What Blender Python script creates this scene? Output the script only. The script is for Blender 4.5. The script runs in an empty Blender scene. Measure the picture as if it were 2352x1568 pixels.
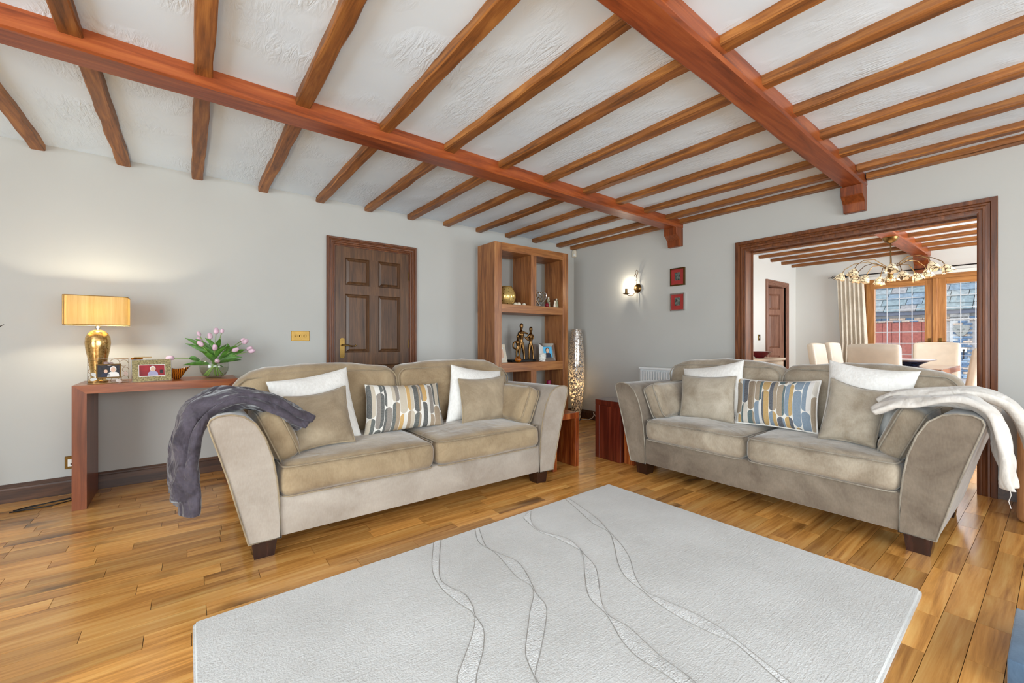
import bpy, bmesh, math, random
from mathutils import Vector, Matrix
random.seed(7)
sc = bpy.context.scene
COL = sc.collection

# ------------------------------------------------------------------ camera
cam_d = bpy.data.cameras.new('camera'); cam = bpy.data.objects.new('camera', cam_d); COL.objects.link(cam)
cam_d.sensor_width = 36.0; cam_d.lens = 36.0 * 970.4 / 2352.0; cam_d.clip_start = 0.02
cam.location = (0, 0, 1.07); cam.rotation_euler = (math.radians(90), 0, math.radians(52.486 - 90))
sc.camera = cam
# ------------------------------------------------------------------ colour management and light
sc.view_settings.view_transform = 'Standard'; sc.view_settings.look = 'None'
sc.view_settings.gamma = 1.0; sc.view_settings.use_curve_mapping = False
sc.view_settings.exposure = 0.0
world = bpy.data.worlds.new('sky'); sc.world = world; world.use_nodes = True
wb = world.node_tree.nodes['Background']
wb.inputs[0].default_value = (0.86, 0.93, 1.0, 1); wb.inputs[1].default_value = 3.2
def area(name, loc, rot, sx, sy, energy, col=(1, 1, 1)):
    d = bpy.data.lights.new(name, 'AREA'); d.shape = 'RECTANGLE'; d.size = sx; d.size_y = sy
    d.energy = energy; d.color = col
    o = bpy.data.objects.new(name, d); COL.objects.link(o); o.location = loc; o.rotation_euler = rot
    return o
R = math.radians
# daylight entering through the windows behind and beside the camera, and the dining room's side window
area('daylight_front_window', (1.1, -2.74, 1.35), (R(106), 0, 0), 4.4, 1.9, 105, (0.85, 0.955, 1.0))
area('daylight_left_window', (-3.14, -0.4, 1.3), (R(105), 0, R(-90)), 3.2, 1.9, 195, (0.85, 0.955, 1.0))
area('daylight_dining_window', (6.6, -1.74, 1.35), (R(98), 0, 0), 2.6, 1.7, 150, (0.90, 0.965, 1.0))

# ------------------------------------------------------------------ material helpers
def srgb(r, g, b):
    f = lambda c: (c / 255 / 12.92) if c / 255 <= 0.04045 else ((c / 255 + 0.055) / 1.055) ** 2.4
    return (f(r), f(g), f(b), 1.0)
class NT:
    def __init__(s, name):
        s.m = bpy.data.materials.new(name); s.m.use_nodes = True; s.t = s.m.node_tree
        s.b = s.t.nodes['Principled BSDF']; s.out = s.t.nodes['Material Output']
    def n(s, typ, **kw):
        nd = s.t.nodes.new(typ)
        for k, v in kw.items():
            if k.startswith('i_'): nd.inputs[k[2:].replace('_', ' ')].default_value = v
            else: setattr(nd, k, v)
        return nd
    def l(s, a, b): s.t.links.new(a, b)
    def math(s, op, a, b=None, c=None, clamp=False):
        nd = s.t.nodes.new('ShaderNodeMath'); nd.operation = op; nd.use_clamp = clamp
        for i, v in enumerate((a, b, c)):
            if v is None: continue
            if hasattr(v, 'type'): s.l(v, nd.inputs[i])
            else: nd.inputs[i].default_value = v
        return nd.outputs[0]
    def ramp(s, fac, stops, interp='LINEAR'):
        nd = s.t.nodes.new('ShaderNodeValToRGB'); nd.color_ramp.interpolation = interp
        e = nd.color_ramp.elements
        while len(e) < len(stops): e.new(0.5)
        for el, (p, c) in zip(e, stops): el.position = p; el.color = c
        s.l(fac, nd.inputs[0]); return nd.outputs[0]
    def noise(s, vec, scale=5.0, detail=3.0, rough=0.5, dist=0.0):
        nd = s.t.nodes.new('ShaderNodeTexNoise')
        nd.inputs['Scale'].default_value = scale; nd.inputs['Detail'].default_value = detail
        nd.inputs['Roughness'].default_value = rough; nd.inputs['Distortion'].default_value = dist
        if vec is not None: s.l(vec, nd.inputs['Vector'])
        return nd.outputs['Fac']
    def mapping(s, vec, scale=(1, 1, 1), loc=(0, 0, 0), rot=(0, 0, 0)):
        nd = s.t.nodes.new('ShaderNodeMapping')
        nd.inputs['Scale'].default_value = scale; nd.inputs['Location'].default_value = loc; nd.inputs['Rotation'].default_value = rot
        s.l(vec, nd.inputs['Vector']); return nd.outputs[0]
    def bump(s, h, strength=0.3, dist=0.01):
        nd = s.t.nodes.new('ShaderNodeBump'); nd.inputs['Strength'].default_value = strength; nd.inputs['Distance'].default_value = dist
        s.l(h, nd.inputs['Height']); s.l(nd.outputs[0], s.b.inputs['Normal'])
    def mix(s, fac, a, b, mode='MIX'):
        nd = s.t.nodes.new('ShaderNodeMix'); nd.data_type = 'RGBA'; nd.blend_type = mode
        for v, i in ((fac, 0), (a, 6), (b, 7)):
            if hasattr(v, 'type'): s.l(v, nd.inputs[i])
            else: nd.inputs[i].default_value = v
        return nd.outputs[2]
    def pos(s):
        return s.n('ShaderNodeNewGeometry').outputs['Position']
    def col(s, c):
        if hasattr(c, 'type'): s.l(c, s.b.inputs['Base Color'])
        else: s.b.inputs['Base Color'].default_value = c
    def set(s, **kw):
        for k, v in kw.items(): s.b.inputs[k.replace('_', ' ')].default_value = v

def plain(name, c, rough=0.5, metal=0.0, var=0.06, nscale=14, **kw):
    m = NT(name); p = m.pos(); f = m.noise(p, nscale, 3)
    lo = tuple(max(0, x * (1 - var * 2)) for x in c[:3]) + (1,); hi = tuple(min(1, x * (1 + var * 2)) for x in c[:3]) + (1,)
    m.col(m.ramp(f, [(0.3, lo), (0.7, hi)])); m.set(Roughness=rough, Metallic=metal, **kw); return m.m

def wood(name, dark, mid, light, axis=0, rough=0.4, s=1.0, var=0.25, knots=0.0, contrast=1.0, coat=0.0, bump=0.12):
    m = NT(name); p = m.pos(); oi = m.n('ShaderNodeObjectInfo'); g = m.n('ShaderNodeNewGeometry')
    rnd = m.math('FRACT', m.math('ADD', oi.outputs['Random'], m.math('MULTIPLY', g.outputs['Random Per Island'], 7.31)))
    cv = m.n('ShaderNodeCombineXYZ')
    for i, k in enumerate((9.1, 13.7, 5.3)): m.l(m.math('MULTIPLY', rnd, k), cv.inputs[i])
    add = m.n('ShaderNodeVectorMath', operation='ADD'); m.l(p, add.inputs[0]); m.l(cv.outputs[0], add.inputs[1])
    v = add.outputs[0]
    sc_ = [9.0 * s] * 3; sc_[axis] = 0.8 * s
    mp = m.mapping(v, sc_)
    f1 = m.noise(mp, 2.2, 6, 0.6, 0.9)
    sc2 = [40.0 * s] * 3; sc2[axis] = 1.6 * s
    f2 = m.noise(m.mapping(v, sc2), 2.0, 4, 0.6, 0.3)
    f = m.math('ADD', m.math('MULTIPLY', f1, 0.7), m.math('MULTIPLY', f2, 0.3))
    w = 0.16 / contrast
    c = m.ramp(f, [(0.5 - w, dark), (0.5, mid), (0.5 + w, light)])
    val = m.math('ADD', 1 - var / 2, m.math('MULTIPLY', rnd, var))
    hsv = m.n('ShaderNodeHueSaturation'); m.l(c, hsv.inputs['Color']); m.l(val, hsv.inputs['Value']); c = hsv.outputs[0]
    if knots:
        s3 = [5.5 * s] * 3; s3[axis] = 1.5 * s
        vo = m.n('ShaderNodeTexVoronoi'); vo.inputs['Scale'].default_value = 1.0
        warp = m.n('ShaderNodeVectorMath', operation='ADD'); m.l(m.mapping(v, s3), warp.inputs[0])
        nz = m.n('ShaderNodeTexNoise'); nz.inputs['Scale'].default_value = 6; m.l(v, nz.inputs['Vector'])
        sc4 = m.n('ShaderNodeVectorMath', operation='SCALE'); m.l(nz.outputs['Color'], sc4.inputs[0]); sc4.inputs['Scale'].default_value = 0.35
        m.l(sc4.outputs[0], warp.inputs[1]); m.l(warp.outputs[0], vo.inputs['Vector'])
        k = m.ramp(vo.outputs['Distance'], [(0.05, (0.85, 0.85, 0.85, 1)), (0.24, (0, 0, 0, 1))])
        kk = m.math('MULTIPLY', k, knots)
        c = m.mix(kk, c, tuple(x * 0.28 for x in dark[:3]) + (1,))
    m.col(c); m.set(Roughness=rough); m.b.inputs['Coat Weight'].default_value = coat; m.b.inputs['Coat Roughness'].default_value = 0.25
    if bump: m.bump(f2, bump, 0.004)
    return m.m

def fabric(name, lo, hi, rough=0.9, sheen=0.35, patch=3.0, weave=260, bstr=0.14, fine=0.16, fold=0.0):
    m = NT(name); p = m.pos()
    a = m.noise(p, patch, 5, 0.62, 0.5); b = m.noise(m.mapping(p, (1.0, 1.0, 0.35)), weave * 0.6, 2)
    f = m.math('ADD', m.math('MULTIPLY', a, 1 - fine), m.math('MULTIPLY', b, fine))
    m.col(m.ramp(f, [(0.33, lo), (0.67, hi)])); m.set(Roughness=rough)
    m.b.inputs['Sheen Weight'].default_value = sheen; m.b.inputs['Sheen Roughness'].default_value = 0.4
    h = m.math('ADD', b, m.math('MULTIPLY', m.noise(p, 22, 3), 0.8))
    if fold: h = m.math('ADD', h, m.math('MULTIPLY', m.noise(p, 7.0, 2, 0.5, 1.4), fold))
    m.bump(h, bstr, 0.004); return m.m

def glassy(name, tint=(1, 1, 1, 1), refl=0.06, rough=0.02):
    m = NT(name); t = m.n('ShaderNodeBsdfTransparent'); t.inputs[0].default_value = tint
    g = m.n('ShaderNodeBsdfGlossy'); g.inputs['Roughness'].default_value = rough
    lw = m.n('ShaderNodeLayerWeight'); lw.inputs[0].default_value = 0.5
    fac = m.math('ADD', m.math('MULTIPLY', m.math('POWER', lw.outputs['Facing'], 4.0), 0.45), refl * 0.4, clamp=True)
    mx = m.n('ShaderNodeMixShader'); m.l(fac, mx.inputs[0]); m.l(t.outputs[0], mx.inputs[1]); m.l(g.outputs[0], mx.inputs[2])
    m.l(mx.outputs[0], m.out.inputs[0]); return m.m

def emit(name, c, strength):
    m = NT(name); e = m.n('ShaderNodeEmission'); e.inputs[0].default_value = c; e.inputs[1].default_value = strength
    t = m.n('ShaderNodeBsdfTransparent'); mx = m.n('ShaderNodeMixShader'); mx.inputs[0].default_value = 0.4
    m.l(t.outputs[0], mx.inputs[1]); m.l(e.outputs[0], mx.inputs[2]); m.l(mx.outputs[0], m.out.inputs[0])     # glowing clear bulb
    return m.m

M = {}
def mk():
    m = NT('wall_paint'); p = m.pos(); f = m.noise(p, 1.2, 4)
    m.col(m.ramp(f, [(0.3, srgb(186, 185, 180)), (0.7, srgb(192, 191, 186))])); m.set(Roughness=0.85)
    m.bump(m.noise(p, 60, 4), 0.06, 0.003); M['wall'] = m.m
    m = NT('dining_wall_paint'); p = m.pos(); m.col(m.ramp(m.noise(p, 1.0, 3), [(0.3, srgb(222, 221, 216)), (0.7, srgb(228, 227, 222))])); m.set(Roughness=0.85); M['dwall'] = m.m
    m = NT('ceiling_plaster'); p = m.pos(); m.col(m.ramp(m.noise(p, 2.0, 4), [(0.3, srgb(222, 236, 250)), (0.7, srgb(228, 241, 253))])); m.set(Roughness=0.8)
    a = m.noise(m.mapping(p, (34, 9, 1), rot=(0, 0, 0.5)), 1.0, 3, 0.55, 1.6); b = m.noise(p, 2.2, 3)
    msk = m.ramp(b, [(0.45, (0, 0, 0, 1)), (0.62, (1, 1, 1, 1))])
    m.bump(m.math('MULTIPLY', a, msk), 0.65, 0.014); M['ceil'] = m.m
    # timber
    M['joist'] = wood('joist_oak', srgb(82, 46, 16), srgb(140, 84, 34), srgb(176, 116, 54), 1, 0.5, 1.2, 0.3, 0.35)
    M['beam'] = wood('beam_red_timber', srgb(104, 46, 18), srgb(146, 70, 30), srgb(172, 94, 46), 0, 0.36, 0.9, 0.12, 0.5)
    M['corbel'] = wood('corbel_timber', srgb(84, 38, 14), srgb(126, 60, 24), srgb(150, 80, 36), 2, 0.42, 1.0, 0.12)
    M['door'] = wood('dark_door_wood', srgb(60, 38, 22), srgb(90, 60, 36), srgb(116, 80, 48), 2, 0.38, 1.0, 0.15, 0.25)
    M['trim_z'] = wood('architrave_wood', srgb(68, 34, 14), srgb(102, 56, 26), srgb(132, 78, 40), 2, 0.38, 1.3, 0.1, 0.3)
    M['base'] = wood('baseboard_wood', srgb(52, 32, 22), srgb(80, 52, 36), srgb(104, 70, 48), 0, 0.35, 1.0, 0.1)
    M['floor'] = wood('oak_floor', srgb(134, 80, 30), srgb(206, 146, 74), srgb(230, 182, 108), 0, 0.2, 0.75, 0.55, 0.9, 0.8, 0.15, 0.05)
    M['console'] = wood('console_redwood', srgb(100, 48, 18), srgb(146, 76, 34), srgb(176, 106, 54), 0, 0.3, 0.8, 0.15, 0.2, coat=0.2)
    M['console_z'] = wood('console_redwood_leg', srgb(92, 42, 18), srgb(128, 66, 34), srgb(150, 86, 50), 2, 0.32, 0.8, 0.15, 0.2, coat=0.2)
    M['book_x'] = wood('bookcase_wood_x', srgb(106, 62, 28), srgb(156, 98, 50), srgb(188, 130, 74), 0, 0.42, 1.0, 0.12, 0.35)
    M['book_z'] = wood('bookcase_wood_z', srgb(100, 58, 28), srgb(148, 92, 50), srgb(182, 126, 74), 2, 0.42, 1.0, 0.16, 0.35)
    M['side'] = wood('side_table_wood', srgb(84, 32, 12), srgb(140, 64, 26), srgb(190, 110, 52), 2, 0.25, 1.0, 0.2, 0.3, coat=0.3)
    M['sidey'] = wood('side_table_dark_wood', srgb(56, 18, 10), srgb(92, 34, 20), srgb(120, 52, 32), 2, 0.25, 0.6, 0.2, 0.3, coat=0.3)
    M['oak_z'] = wood('french_oak', srgb(140, 88, 40), srgb(176, 118, 60), srgb(198, 142, 82), 2, 0.4, 1.0, 0.05)
    M['oak_y'] = wood('french_oak_rail', srgb(140, 88, 40), srgb(176, 118, 60), srgb(198, 142, 82), 1, 0.4, 1.0, 0.05)
    M['ddoor'] = wood('dining_door_wood', srgb(104, 66, 50), srgb(138, 96, 76), srgb(160, 118, 98), 2, 0.4, 1.0, 0.1)
    M['table'] = wood('dining_table_wood', srgb(120, 78, 56), srgb(160, 116, 90), srgb(184, 144, 118), 0, 0.12, 0.8, 0.1, coat=0.5)
    M['sboard'] = wood('sideboard_pale_wood', srgb(196, 170, 138), srgb(216, 194, 166), srgb(232, 214, 190), 0, 0.4, 0.8, 0.1)
    M['cabinet'] = wood('side_cabinet_wood', srgb(104, 64, 38), srgb(150, 104, 66), srgb(176, 130, 90), 2, 0.3, 0.9, 0.1)
    M['leg'] = wood('sofa_leg_wood', srgb(28, 14, 10), srgb(46, 24, 18), srgb(66, 36, 26), 2, 0.25, 1.0, 0.1, coat=0.3)
    # fabrics
    M['sofa'] = fabric('sofa_velvet_brown', srgb(130, 108, 80), srgb(174, 152, 120), patch=4.0, sheen=0.6, fold=14)
    M['sofa_base'] = fabric('sofa_chenille_base', srgb(148, 134, 120), srgb(180, 168, 155), patch=3.0, sheen=0.5, fold=5)
    M['sofa2'] = fabric('sofa_velvet_grey_beige', srgb(128, 112, 92), srgb(182, 168, 148), patch=4.5, sheen=0.6, fold=14)
    M['sofa2_base'] = fabric('sofa_grey_beige_base', srgb(104, 90, 76), srgb(142, 128, 111), patch=4.5, sheen=0.5, fold=8)
    M['taupe'] = fabric('cushion_taupe', srgb(140, 122, 98), srgb(178, 160, 134), patch=5.0, fold=10)
    M['taupe2'] = fabric('cushion_grey_taupe', srgb(148, 134, 114), srgb(192, 181, 164), patch=5.0, fold=10)
    M['pipe'] = fabric('piping', srgb(126, 108, 84), srgb(164, 146, 118), patch=8)
    M['pipe2'] = fabric('piping_grey', srgb(120, 110, 96), srgb(168, 158, 142), patch=8)
    M['white'] = fabric('cushion_white', srgb(222, 218, 212), srgb(240, 237, 232), patch=9, weave=120, bstr=0.6, fine=0.5)
    M['throw_g'] = fabric('throw_grey_fleece', srgb(44, 37, 44), srgb(84, 76, 86), patch=14, sheen=0.35, fold=40, bstr=0.4)
    M['throw_c'] = fabric('throw_cream_fleece', srgb(198, 190, 180), srgb(226, 220, 212), patch=9, weave=140, bstr=0.5, fold=8)
    M['curtain'] = fabric('curtain_cream', srgb(206, 194, 174), srgb(226, 216, 200), patch=6, sheen=0.3)
    M['leather'] = plain('chair_cream_leather', srgb(224, 208, 188), 0.4, var=0.02)
    M['rug'] = None
    # metals and others
    M['brass'] = plain('brass', srgb(116, 90, 48), 0.26, 1.0, 0.05)
    M['old_brass'] = plain('aged_brass', srgb(124, 96, 58), 0.28, 1.0, 0.1)
    M['black'] = plain('black_iron', srgb(34, 32, 32), 0.45, 0.6)
    M['chrome'] = plain('polished_silver', srgb(220, 220, 218), 0.08, 1.0, 0.02)
    M['bronze'] = plain('cast_bronze', srgb(120, 88, 52), 0.24, 1.0, 0.25, 9)
    M['enamel'] = plain('radiator_enamel', srgb(238, 240, 240), 0.3, var=0.01)
    M['plastic'] = plain('white_plastic', srgb(238, 238, 232), 0.35, var=0.01)
    M['cream'] = plain('cream_ceramic', srgb(224, 214, 194), 0.5, var=0.06)
    M['olive'] = plain('olive_ceramic', srgb(150, 148, 118), 0.5, var=0.06)
    M['darkblue'] = plain('dark_blue_cloth', srgb(38, 42, 62), 0.6)
    M['skin'] = plain('portrait_tone', srgb(224, 186, 160), 0.6, var=0.02)
    M['hair'] = plain('portrait_hair', srgb(70, 48, 36), 0.6)
    M['whitehair'] = plain('portrait_white', srgb(232, 228, 222), 0.6, var=0.02)
    M['photo_red'] = plain('photo_red', srgb(150, 38, 44), 0.4, var=0.15)
    M['photo_blue'] = plain('photo_blue', srgb(84, 184, 232), 0.4, var=0.06)
    M['photo_dark'] = plain('photo_dark', srgb(38, 34, 38), 0.4, var=0.3, nscale=60)
    M['lilac'] = plain('photo_lilac_shirt', srgb(176, 172, 204), 0.5)
    M['matred'] = plain('red_mount', srgb(160, 48, 44), 0.6)
    M['paper'] = plain('white_paper', srgb(238, 236, 230), 0.6, var=0.01)
    M['goldframe'] = plain('glitter_gold_frame', srgb(158, 146, 104), 0.35, 0.5, 0.3, 140)
    M['magenta'] = plain('magenta_candle', srgb(150, 16, 76), 0.35)
    M['bluebox'] = fabric('blue_felt', srgb(70, 92, 116), srgb(92, 116, 140), patch=10)
    M['green'] = plain('tulip_leaf', srgb(78, 124, 44), 0.45, var=0.25, nscale=30)
    M['stem'] = plain('tulip_stem', srgb(126, 156, 78), 0.5, var=0.15)
    M['petal'] = plain('tulip_petal', srgb(226, 190, 206), 0.5, var=0.12, nscale=40)
    M['twig'] = plain('dark_twig', srgb(44, 34, 26), 0.7)
    M['cable'] = plain('black_cable', srgb(20, 18, 18), 0.5)
    M['wcable'] = plain('white_cable', srgb(236, 232, 224), 0.4)
    M['redglass'] = plain('red_glass', srgb(120, 18, 34), 0.12, var=0.1)
    M['plate'] = plain('plate_white_glaze', srgb(226, 220, 224), 0.15, var=0.03)
    M['plate_blue'] = plain('plate_dark_glaze', srgb(44, 54, 84), 0.2, var=0.4, nscale=30)
    M['glass'] = glassy('window_glass', (0.97, 0.98, 1, 1), 0.05)
    M['vase'] = glassy('clear_vase_glass', (0.97, 0.98, 0.96, 1), 0.1)
    M['water'] = glassy('vase_water', (0.93, 0.96, 0.90, 1), 0.05)
    M['lead'] = plain('lead_came', srgb(206, 210, 216), 0.4, 0.3, 0.03)
    M['black_edge'] = plain('dark_joint', srgb(24, 18, 14), 0.8)
mk()

# ------------------------------------------------------------------ geometry helpers
W = {}
def tag(o, label=None, cat=None, group=None, kind=None):
    if label: o['label'] = label
    if cat: o['category'] = cat
    if group: o['group'] = group
    if kind: o['kind'] = kind
    return o
def obj(name, bm, mat, parent=None, smooth=None, label=None, cat=None, group=None, kind=None, T=None):
    """bm holds world coordinates (after T); the origin goes to the base centre of the mesh"""
    if T is not None: bm.transform(T)
    bmesh.ops.recalc_face_normals(bm, faces=bm.faces[:])
    xs = [v.co for v in bm.verts]
    mn = Vector((min(v.x for v in xs), min(v.y for v in xs), min(v.z for v in xs)))
    mx = Vector((max(v.x for v in xs), max(v.y for v in xs), max(v.z for v in xs)))
    base = Vector(((mn.x + mx.x) / 2, (mn.y + mx.y) / 2, mn.z))
    bm.transform(Matrix.Translation(-base))
    me = bpy.data.meshes.new(name); bm.to_mesh(me); bm.free()
    for mm in (mat if isinstance(mat, (list, tuple)) else [mat]): me.materials.append(mm)
    if smooth is not None:
        me.polygons.foreach_set('use_smooth', [True] * len(me.polygons))
        if smooth < 180: me.set_sharp_from_angle(angle=math.radians(smooth))
    o = bpy.data.objects.new(name, me); COL.objects.link(o); o.location = base
    W[o.name] = Matrix.Translation(base)
    if parent is not None:
        o.parent = parent; o.matrix_parent_inverse = W[parent.name].inverted()
    return tag(o, label, cat, group, kind)
def thing(name, label, cat, loc, group=None, kind=None):
    o = bpy.data.objects.new(name, None); COL.objects.link(o); o.location = loc; o.empty_display_size = 0.1
    W[o.name] = Matrix.Translation(Vector(loc)); return tag(o, label, cat, group, kind)
def NB(): return bmesh.new()
def box(bm, x0, x1, y0, y1, z0, z1, bev=0.0, seg=1):
    r = bmesh.ops.create_cube(bm, size=1.0)
    for v in r['verts']:
        v.co = Vector(((x0 + x1) / 2 + v.co.x * (x1 - x0), (y0 + y1) / 2 + v.co.y * (y1 - y0), (z0 + z1) / 2 + v.co.z * (z1 - z0)))
    if bev:
        ed = list({e for v in r['verts'] for e in v.link_edges})
        bmesh.ops.bevel(bm, geom=ed, offset=bev, segments=seg, affect='EDGES', profile=0.5)
    return bm
def bx(*a, **k): return box(NB(), *a, **k)
def hexa(bm, p):   # 8 points: bottom 4 ccw, top 4 ccw
    v = [bm.verts.new(q) for q in p]
    for f in ((3, 2, 1, 0), (4, 5, 6, 7), (0, 1, 5, 4), (1, 2, 6, 5), (2, 3, 7, 6), (3, 0, 4, 7)): bm.faces.new([v[i] for i in f])
    return bm
def lathe(bm, prof, cx=0, cy=0, n=24, sx=1.0, sy=1.0, z=0.0, cap=True):
    rings = []
    for r, h in prof:
        if r <= 1e-5: rings.append([bm.verts.new((cx, cy, z + h))])
        else: rings.append([bm.verts.new((cx + sx * r * math.cos(2 * math.pi * i / n), cy + sy * r * math.sin(2 * math.pi * i / n), z + h)) for i in range(n)])
    for a, b in zip(rings, rings[1:]):
        for i in range(n):
            j = (i + 1) % n
            if len(a) == 1 and len(b) == 1: continue
            if len(a) == 1: bm.faces.new((a[0], b[i], b[j]))
            elif len(b) == 1: bm.faces.new((a[i], a[j], b[0]))
            else: bm.faces.new((a[i], a[j], b[j], b[i]))
    if cap:
        for rg in (rings[0], rings[-1]):
            if len(rg) > 2: bm.faces.new(rg)
    return bm
def tube(bm, pts, rad, n=8, closed=False, flat=1.0):
    pts = [Vector(p) for p in pts]; N = len(pts)
    rad = rad if isinstance(rad, (list, tuple)) else [rad] * N
    rings = []; up = None
    for i, p in enumerate(pts):
        if closed: d = (pts[(i + 1) % N] - pts[i - 1])
        else: d = pts[min(i + 1, N - 1)] - pts[max(i - 1, 0)]
        d = d.normalized() if d.length > 1e-9 else Vector((0, 0, 1))
        if up is None:
            up = Vector((0, 0, 1)) if abs(d.z) < 0.9 else Vector((1, 0, 0))
        a = d.cross(up)
        if a.length < 1e-6: a = d.cross(Vector((0.3, 1, 0.2)))
        a.normalize(); b = a.cross(d).normalized(); up = b
        rings.append([bm.verts.new(p + (a * math.cos(2 * math.pi * k / n) + b * flat * math.sin(2 * math.pi * k / n)) * rad[i]) for k in range(n)])
    rr = list(zip(rings, rings[1:])) + ([(rings[-1], rings[0])] if closed else [])
    for A, B in rr:
        for k in range(n):
            j = (k + 1) % n; bm.faces.new((A[k], A[j], B[j], B[k]))
    if not closed:
        bm.faces.new(rings[0][::-1]); bm.faces.new(rings[-1])
    return bm
def prism(bm, poly, axis, a, b):
    """polygon in the two other axes (in order), extruded along axis from a to b"""
    def P(u, v, w):
        q = [u, v]; q.insert(axis, w); return Vector(q)
    A = [bm.verts.new(P(u, v, a)) for u, v in poly]; B = [bm.verts.new(P(u, v, b)) for u, v in poly]
    n = len(poly); bm.faces.new(A[::-1]); bm.faces.new(B)
    for i in range(n): bm.faces.new((A[i], A[(i + 1) % n], B[(i + 1) % n], B[i]))
    return bm
def softbox(x0, x1, y0, y1, z0, z1, r=0.05, bulge=(0, 0, 0), cuts=13, wr=0.0, seed=0):
    bm = NB(); bmesh.ops.create_cube(bm, size=2.0)
    bmesh.ops.subdivide_edges(bm, edges=bm.edges[:], cuts=cuts, use_grid_fill=True)
    c = Vector(((x0 + x1) / 2, (y0 + y1) / 2, (z0 + z1) / 2)); h = Vector(((x1 - x0) / 2, (y1 - y0) / 2, (z1 - z0) / 2))
    r = min(r, min(h) * 0.98); rg = random.Random(seed)
    ph = [rg.uniform(0, 6.28) for _ in range(6)]
    for v in bm.verts:
        s = Vector([math.sin(q * math.pi / 2) for q in v.co])
        p = Vector((s.x * h.x, s.y * h.y, s.z * h.z))
        inn = Vector([max(-h[i] + r, min(h[i] - r, p[i])) for i in range(3)])
        d = p - inn
        if d.length > 1e-9: p = inn + d.normalized() * r
        b = Vector((s.x * bulge[0] * (1 - s.y ** 2) * (1 - s.z ** 2), s.y * bulge[1] * (1 - s.x ** 2) * (1 - s.z ** 2), s.z * bulge[2] * (1 - s.x ** 2) * (1 - s.y ** 2)))
        p = p + b
        if wr:
            q = c + p
            w = math.sin(q.x * 23 + ph[0] + 2 * math.sin(q.y * 9 + ph[1])) * math.sin(q.y * 17 + ph[2]) + 0.6 * math.sin(q.z * 31 + q.x * 11 + ph[3])
            n = Vector((p.x / h.x ** 2, p.y / h.y ** 2, p.z / h.z ** 2)); n.normalize(); p = p + n * w * wr
        v.co = c + p
    return bm
def rrect(x0, x1, y0, y1, r, z, n=5):
    pts = []
    for cx, cy, a0 in ((x1 - r, y1 - r, 0), (x0 + r, y1 - r, 90), (x0 + r, y0 + r, 180), (x1 - r, y0 + r, 270)):
        for i in range(n + 1):
            a = math.radians(a0 + 90 * i / n); pts.append(Vector((cx + r * math.cos(a), cy + r * math.sin(a), z)))
    return pts
def pillow(TL, TR, BR, BL, t=0.07, pinch=0.05, n=18, sag=0.0, seed=0):
    """soft cushion with corners at a world-space quad; returns body bmesh (with uv) and its seam loop"""
    TL, TR, BR, BL = map(Vector, (TL, TR, BR, BL)); bm = NB(); uvl = bm.loops.layers.uv.new('UVMap')
    nrm = (TR - TL).cross(BL - TL).normalized(); rg = random.Random(seed); ph = [rg.uniform(0, 6.28) for _ in range(5)]
    up = ((TL + TR) - (BL + BR)).normalized()
    def P(u, v, s):
        a, b = 2 * u - 1, 2 * v - 1
        uu = 0.5 + 0.5 * a * (1 - pinch * (1 - b * b)); vv = 0.5 + 0.5 * b * (1 - pinch * (1 - a * a))
        p = BL * (1 - uu) * (1 - vv) + BR * uu * (1 - vv) + TR * uu * vv + TL * (1 - uu) * vv
        k = max(0, 1 - abs(a) ** 2.6) ** 0.55 * max(0, 1 - abs(b) ** 2.6) ** 0.55
        w = 0.05 * math.sin(6 * a + ph[0] + 2 * b) * math.sin(5 * b + ph[1]) * k
        p = p + nrm * s * t * (k + w) - up * sag * (1 - a * a) * max(0, b)
        return p
    idx = [0.5 - 0.5 * math.cos(math.pi * i / n) for i in range(n + 1)]
    front = [[bm.verts.new(P(u, v, 1)) for u in idx] for v in idx]
    back = [[front[j][i] if i in (0, n) or j in (0, n) else bm.verts.new(P(idx[i], idx[j], -1)) for i in range(n + 1)] for j in range(n + 1)]
    for g, rev in ((front, False), (back, True)):
        for j in range(n):
            for i in range(n):
                q = [(j, i), (j, i + 1), (j + 1, i + 1), (j + 1, i)]
                if rev: q = q[::-1]
                f = bm.faces.new([g[a][b] for a, b in q])
                for lp, (a, b) in zip(f.loops, q): lp[uvl].uv = (idx[b], idx[a])
    loop = [front[0][i].co.copy() for i in range(n)] + [front[j][n].co.copy() for j in range(n)] + [front[n][i].co.copy() for i in range(n, 0, -1)] + [front[j][0].co.copy() for j in range(n, 0, -1)]
    return bm, loop
def cushion(label, quad, mat, pipe=None, t=0.07, group=None, pinch=0.05, seed=0, pr=0.006, sag=0.01, back=None):
    c = sum((Vector(q) for q in quad), Vector()) / 4; c.z = min(q[2] for q in quad)
    e = thing('scatter_cushion', label, 'cushion', c, group)
    bm, loop = pillow(*quad, t=t, pinch=pinch, seed=seed, sag=sag)
    o = obj('cover', bm, mat, e, 180)
    if pipe: obj('piping', tube(NB(), loop, pr, 6, True), pipe, e, 180)
    return e
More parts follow.
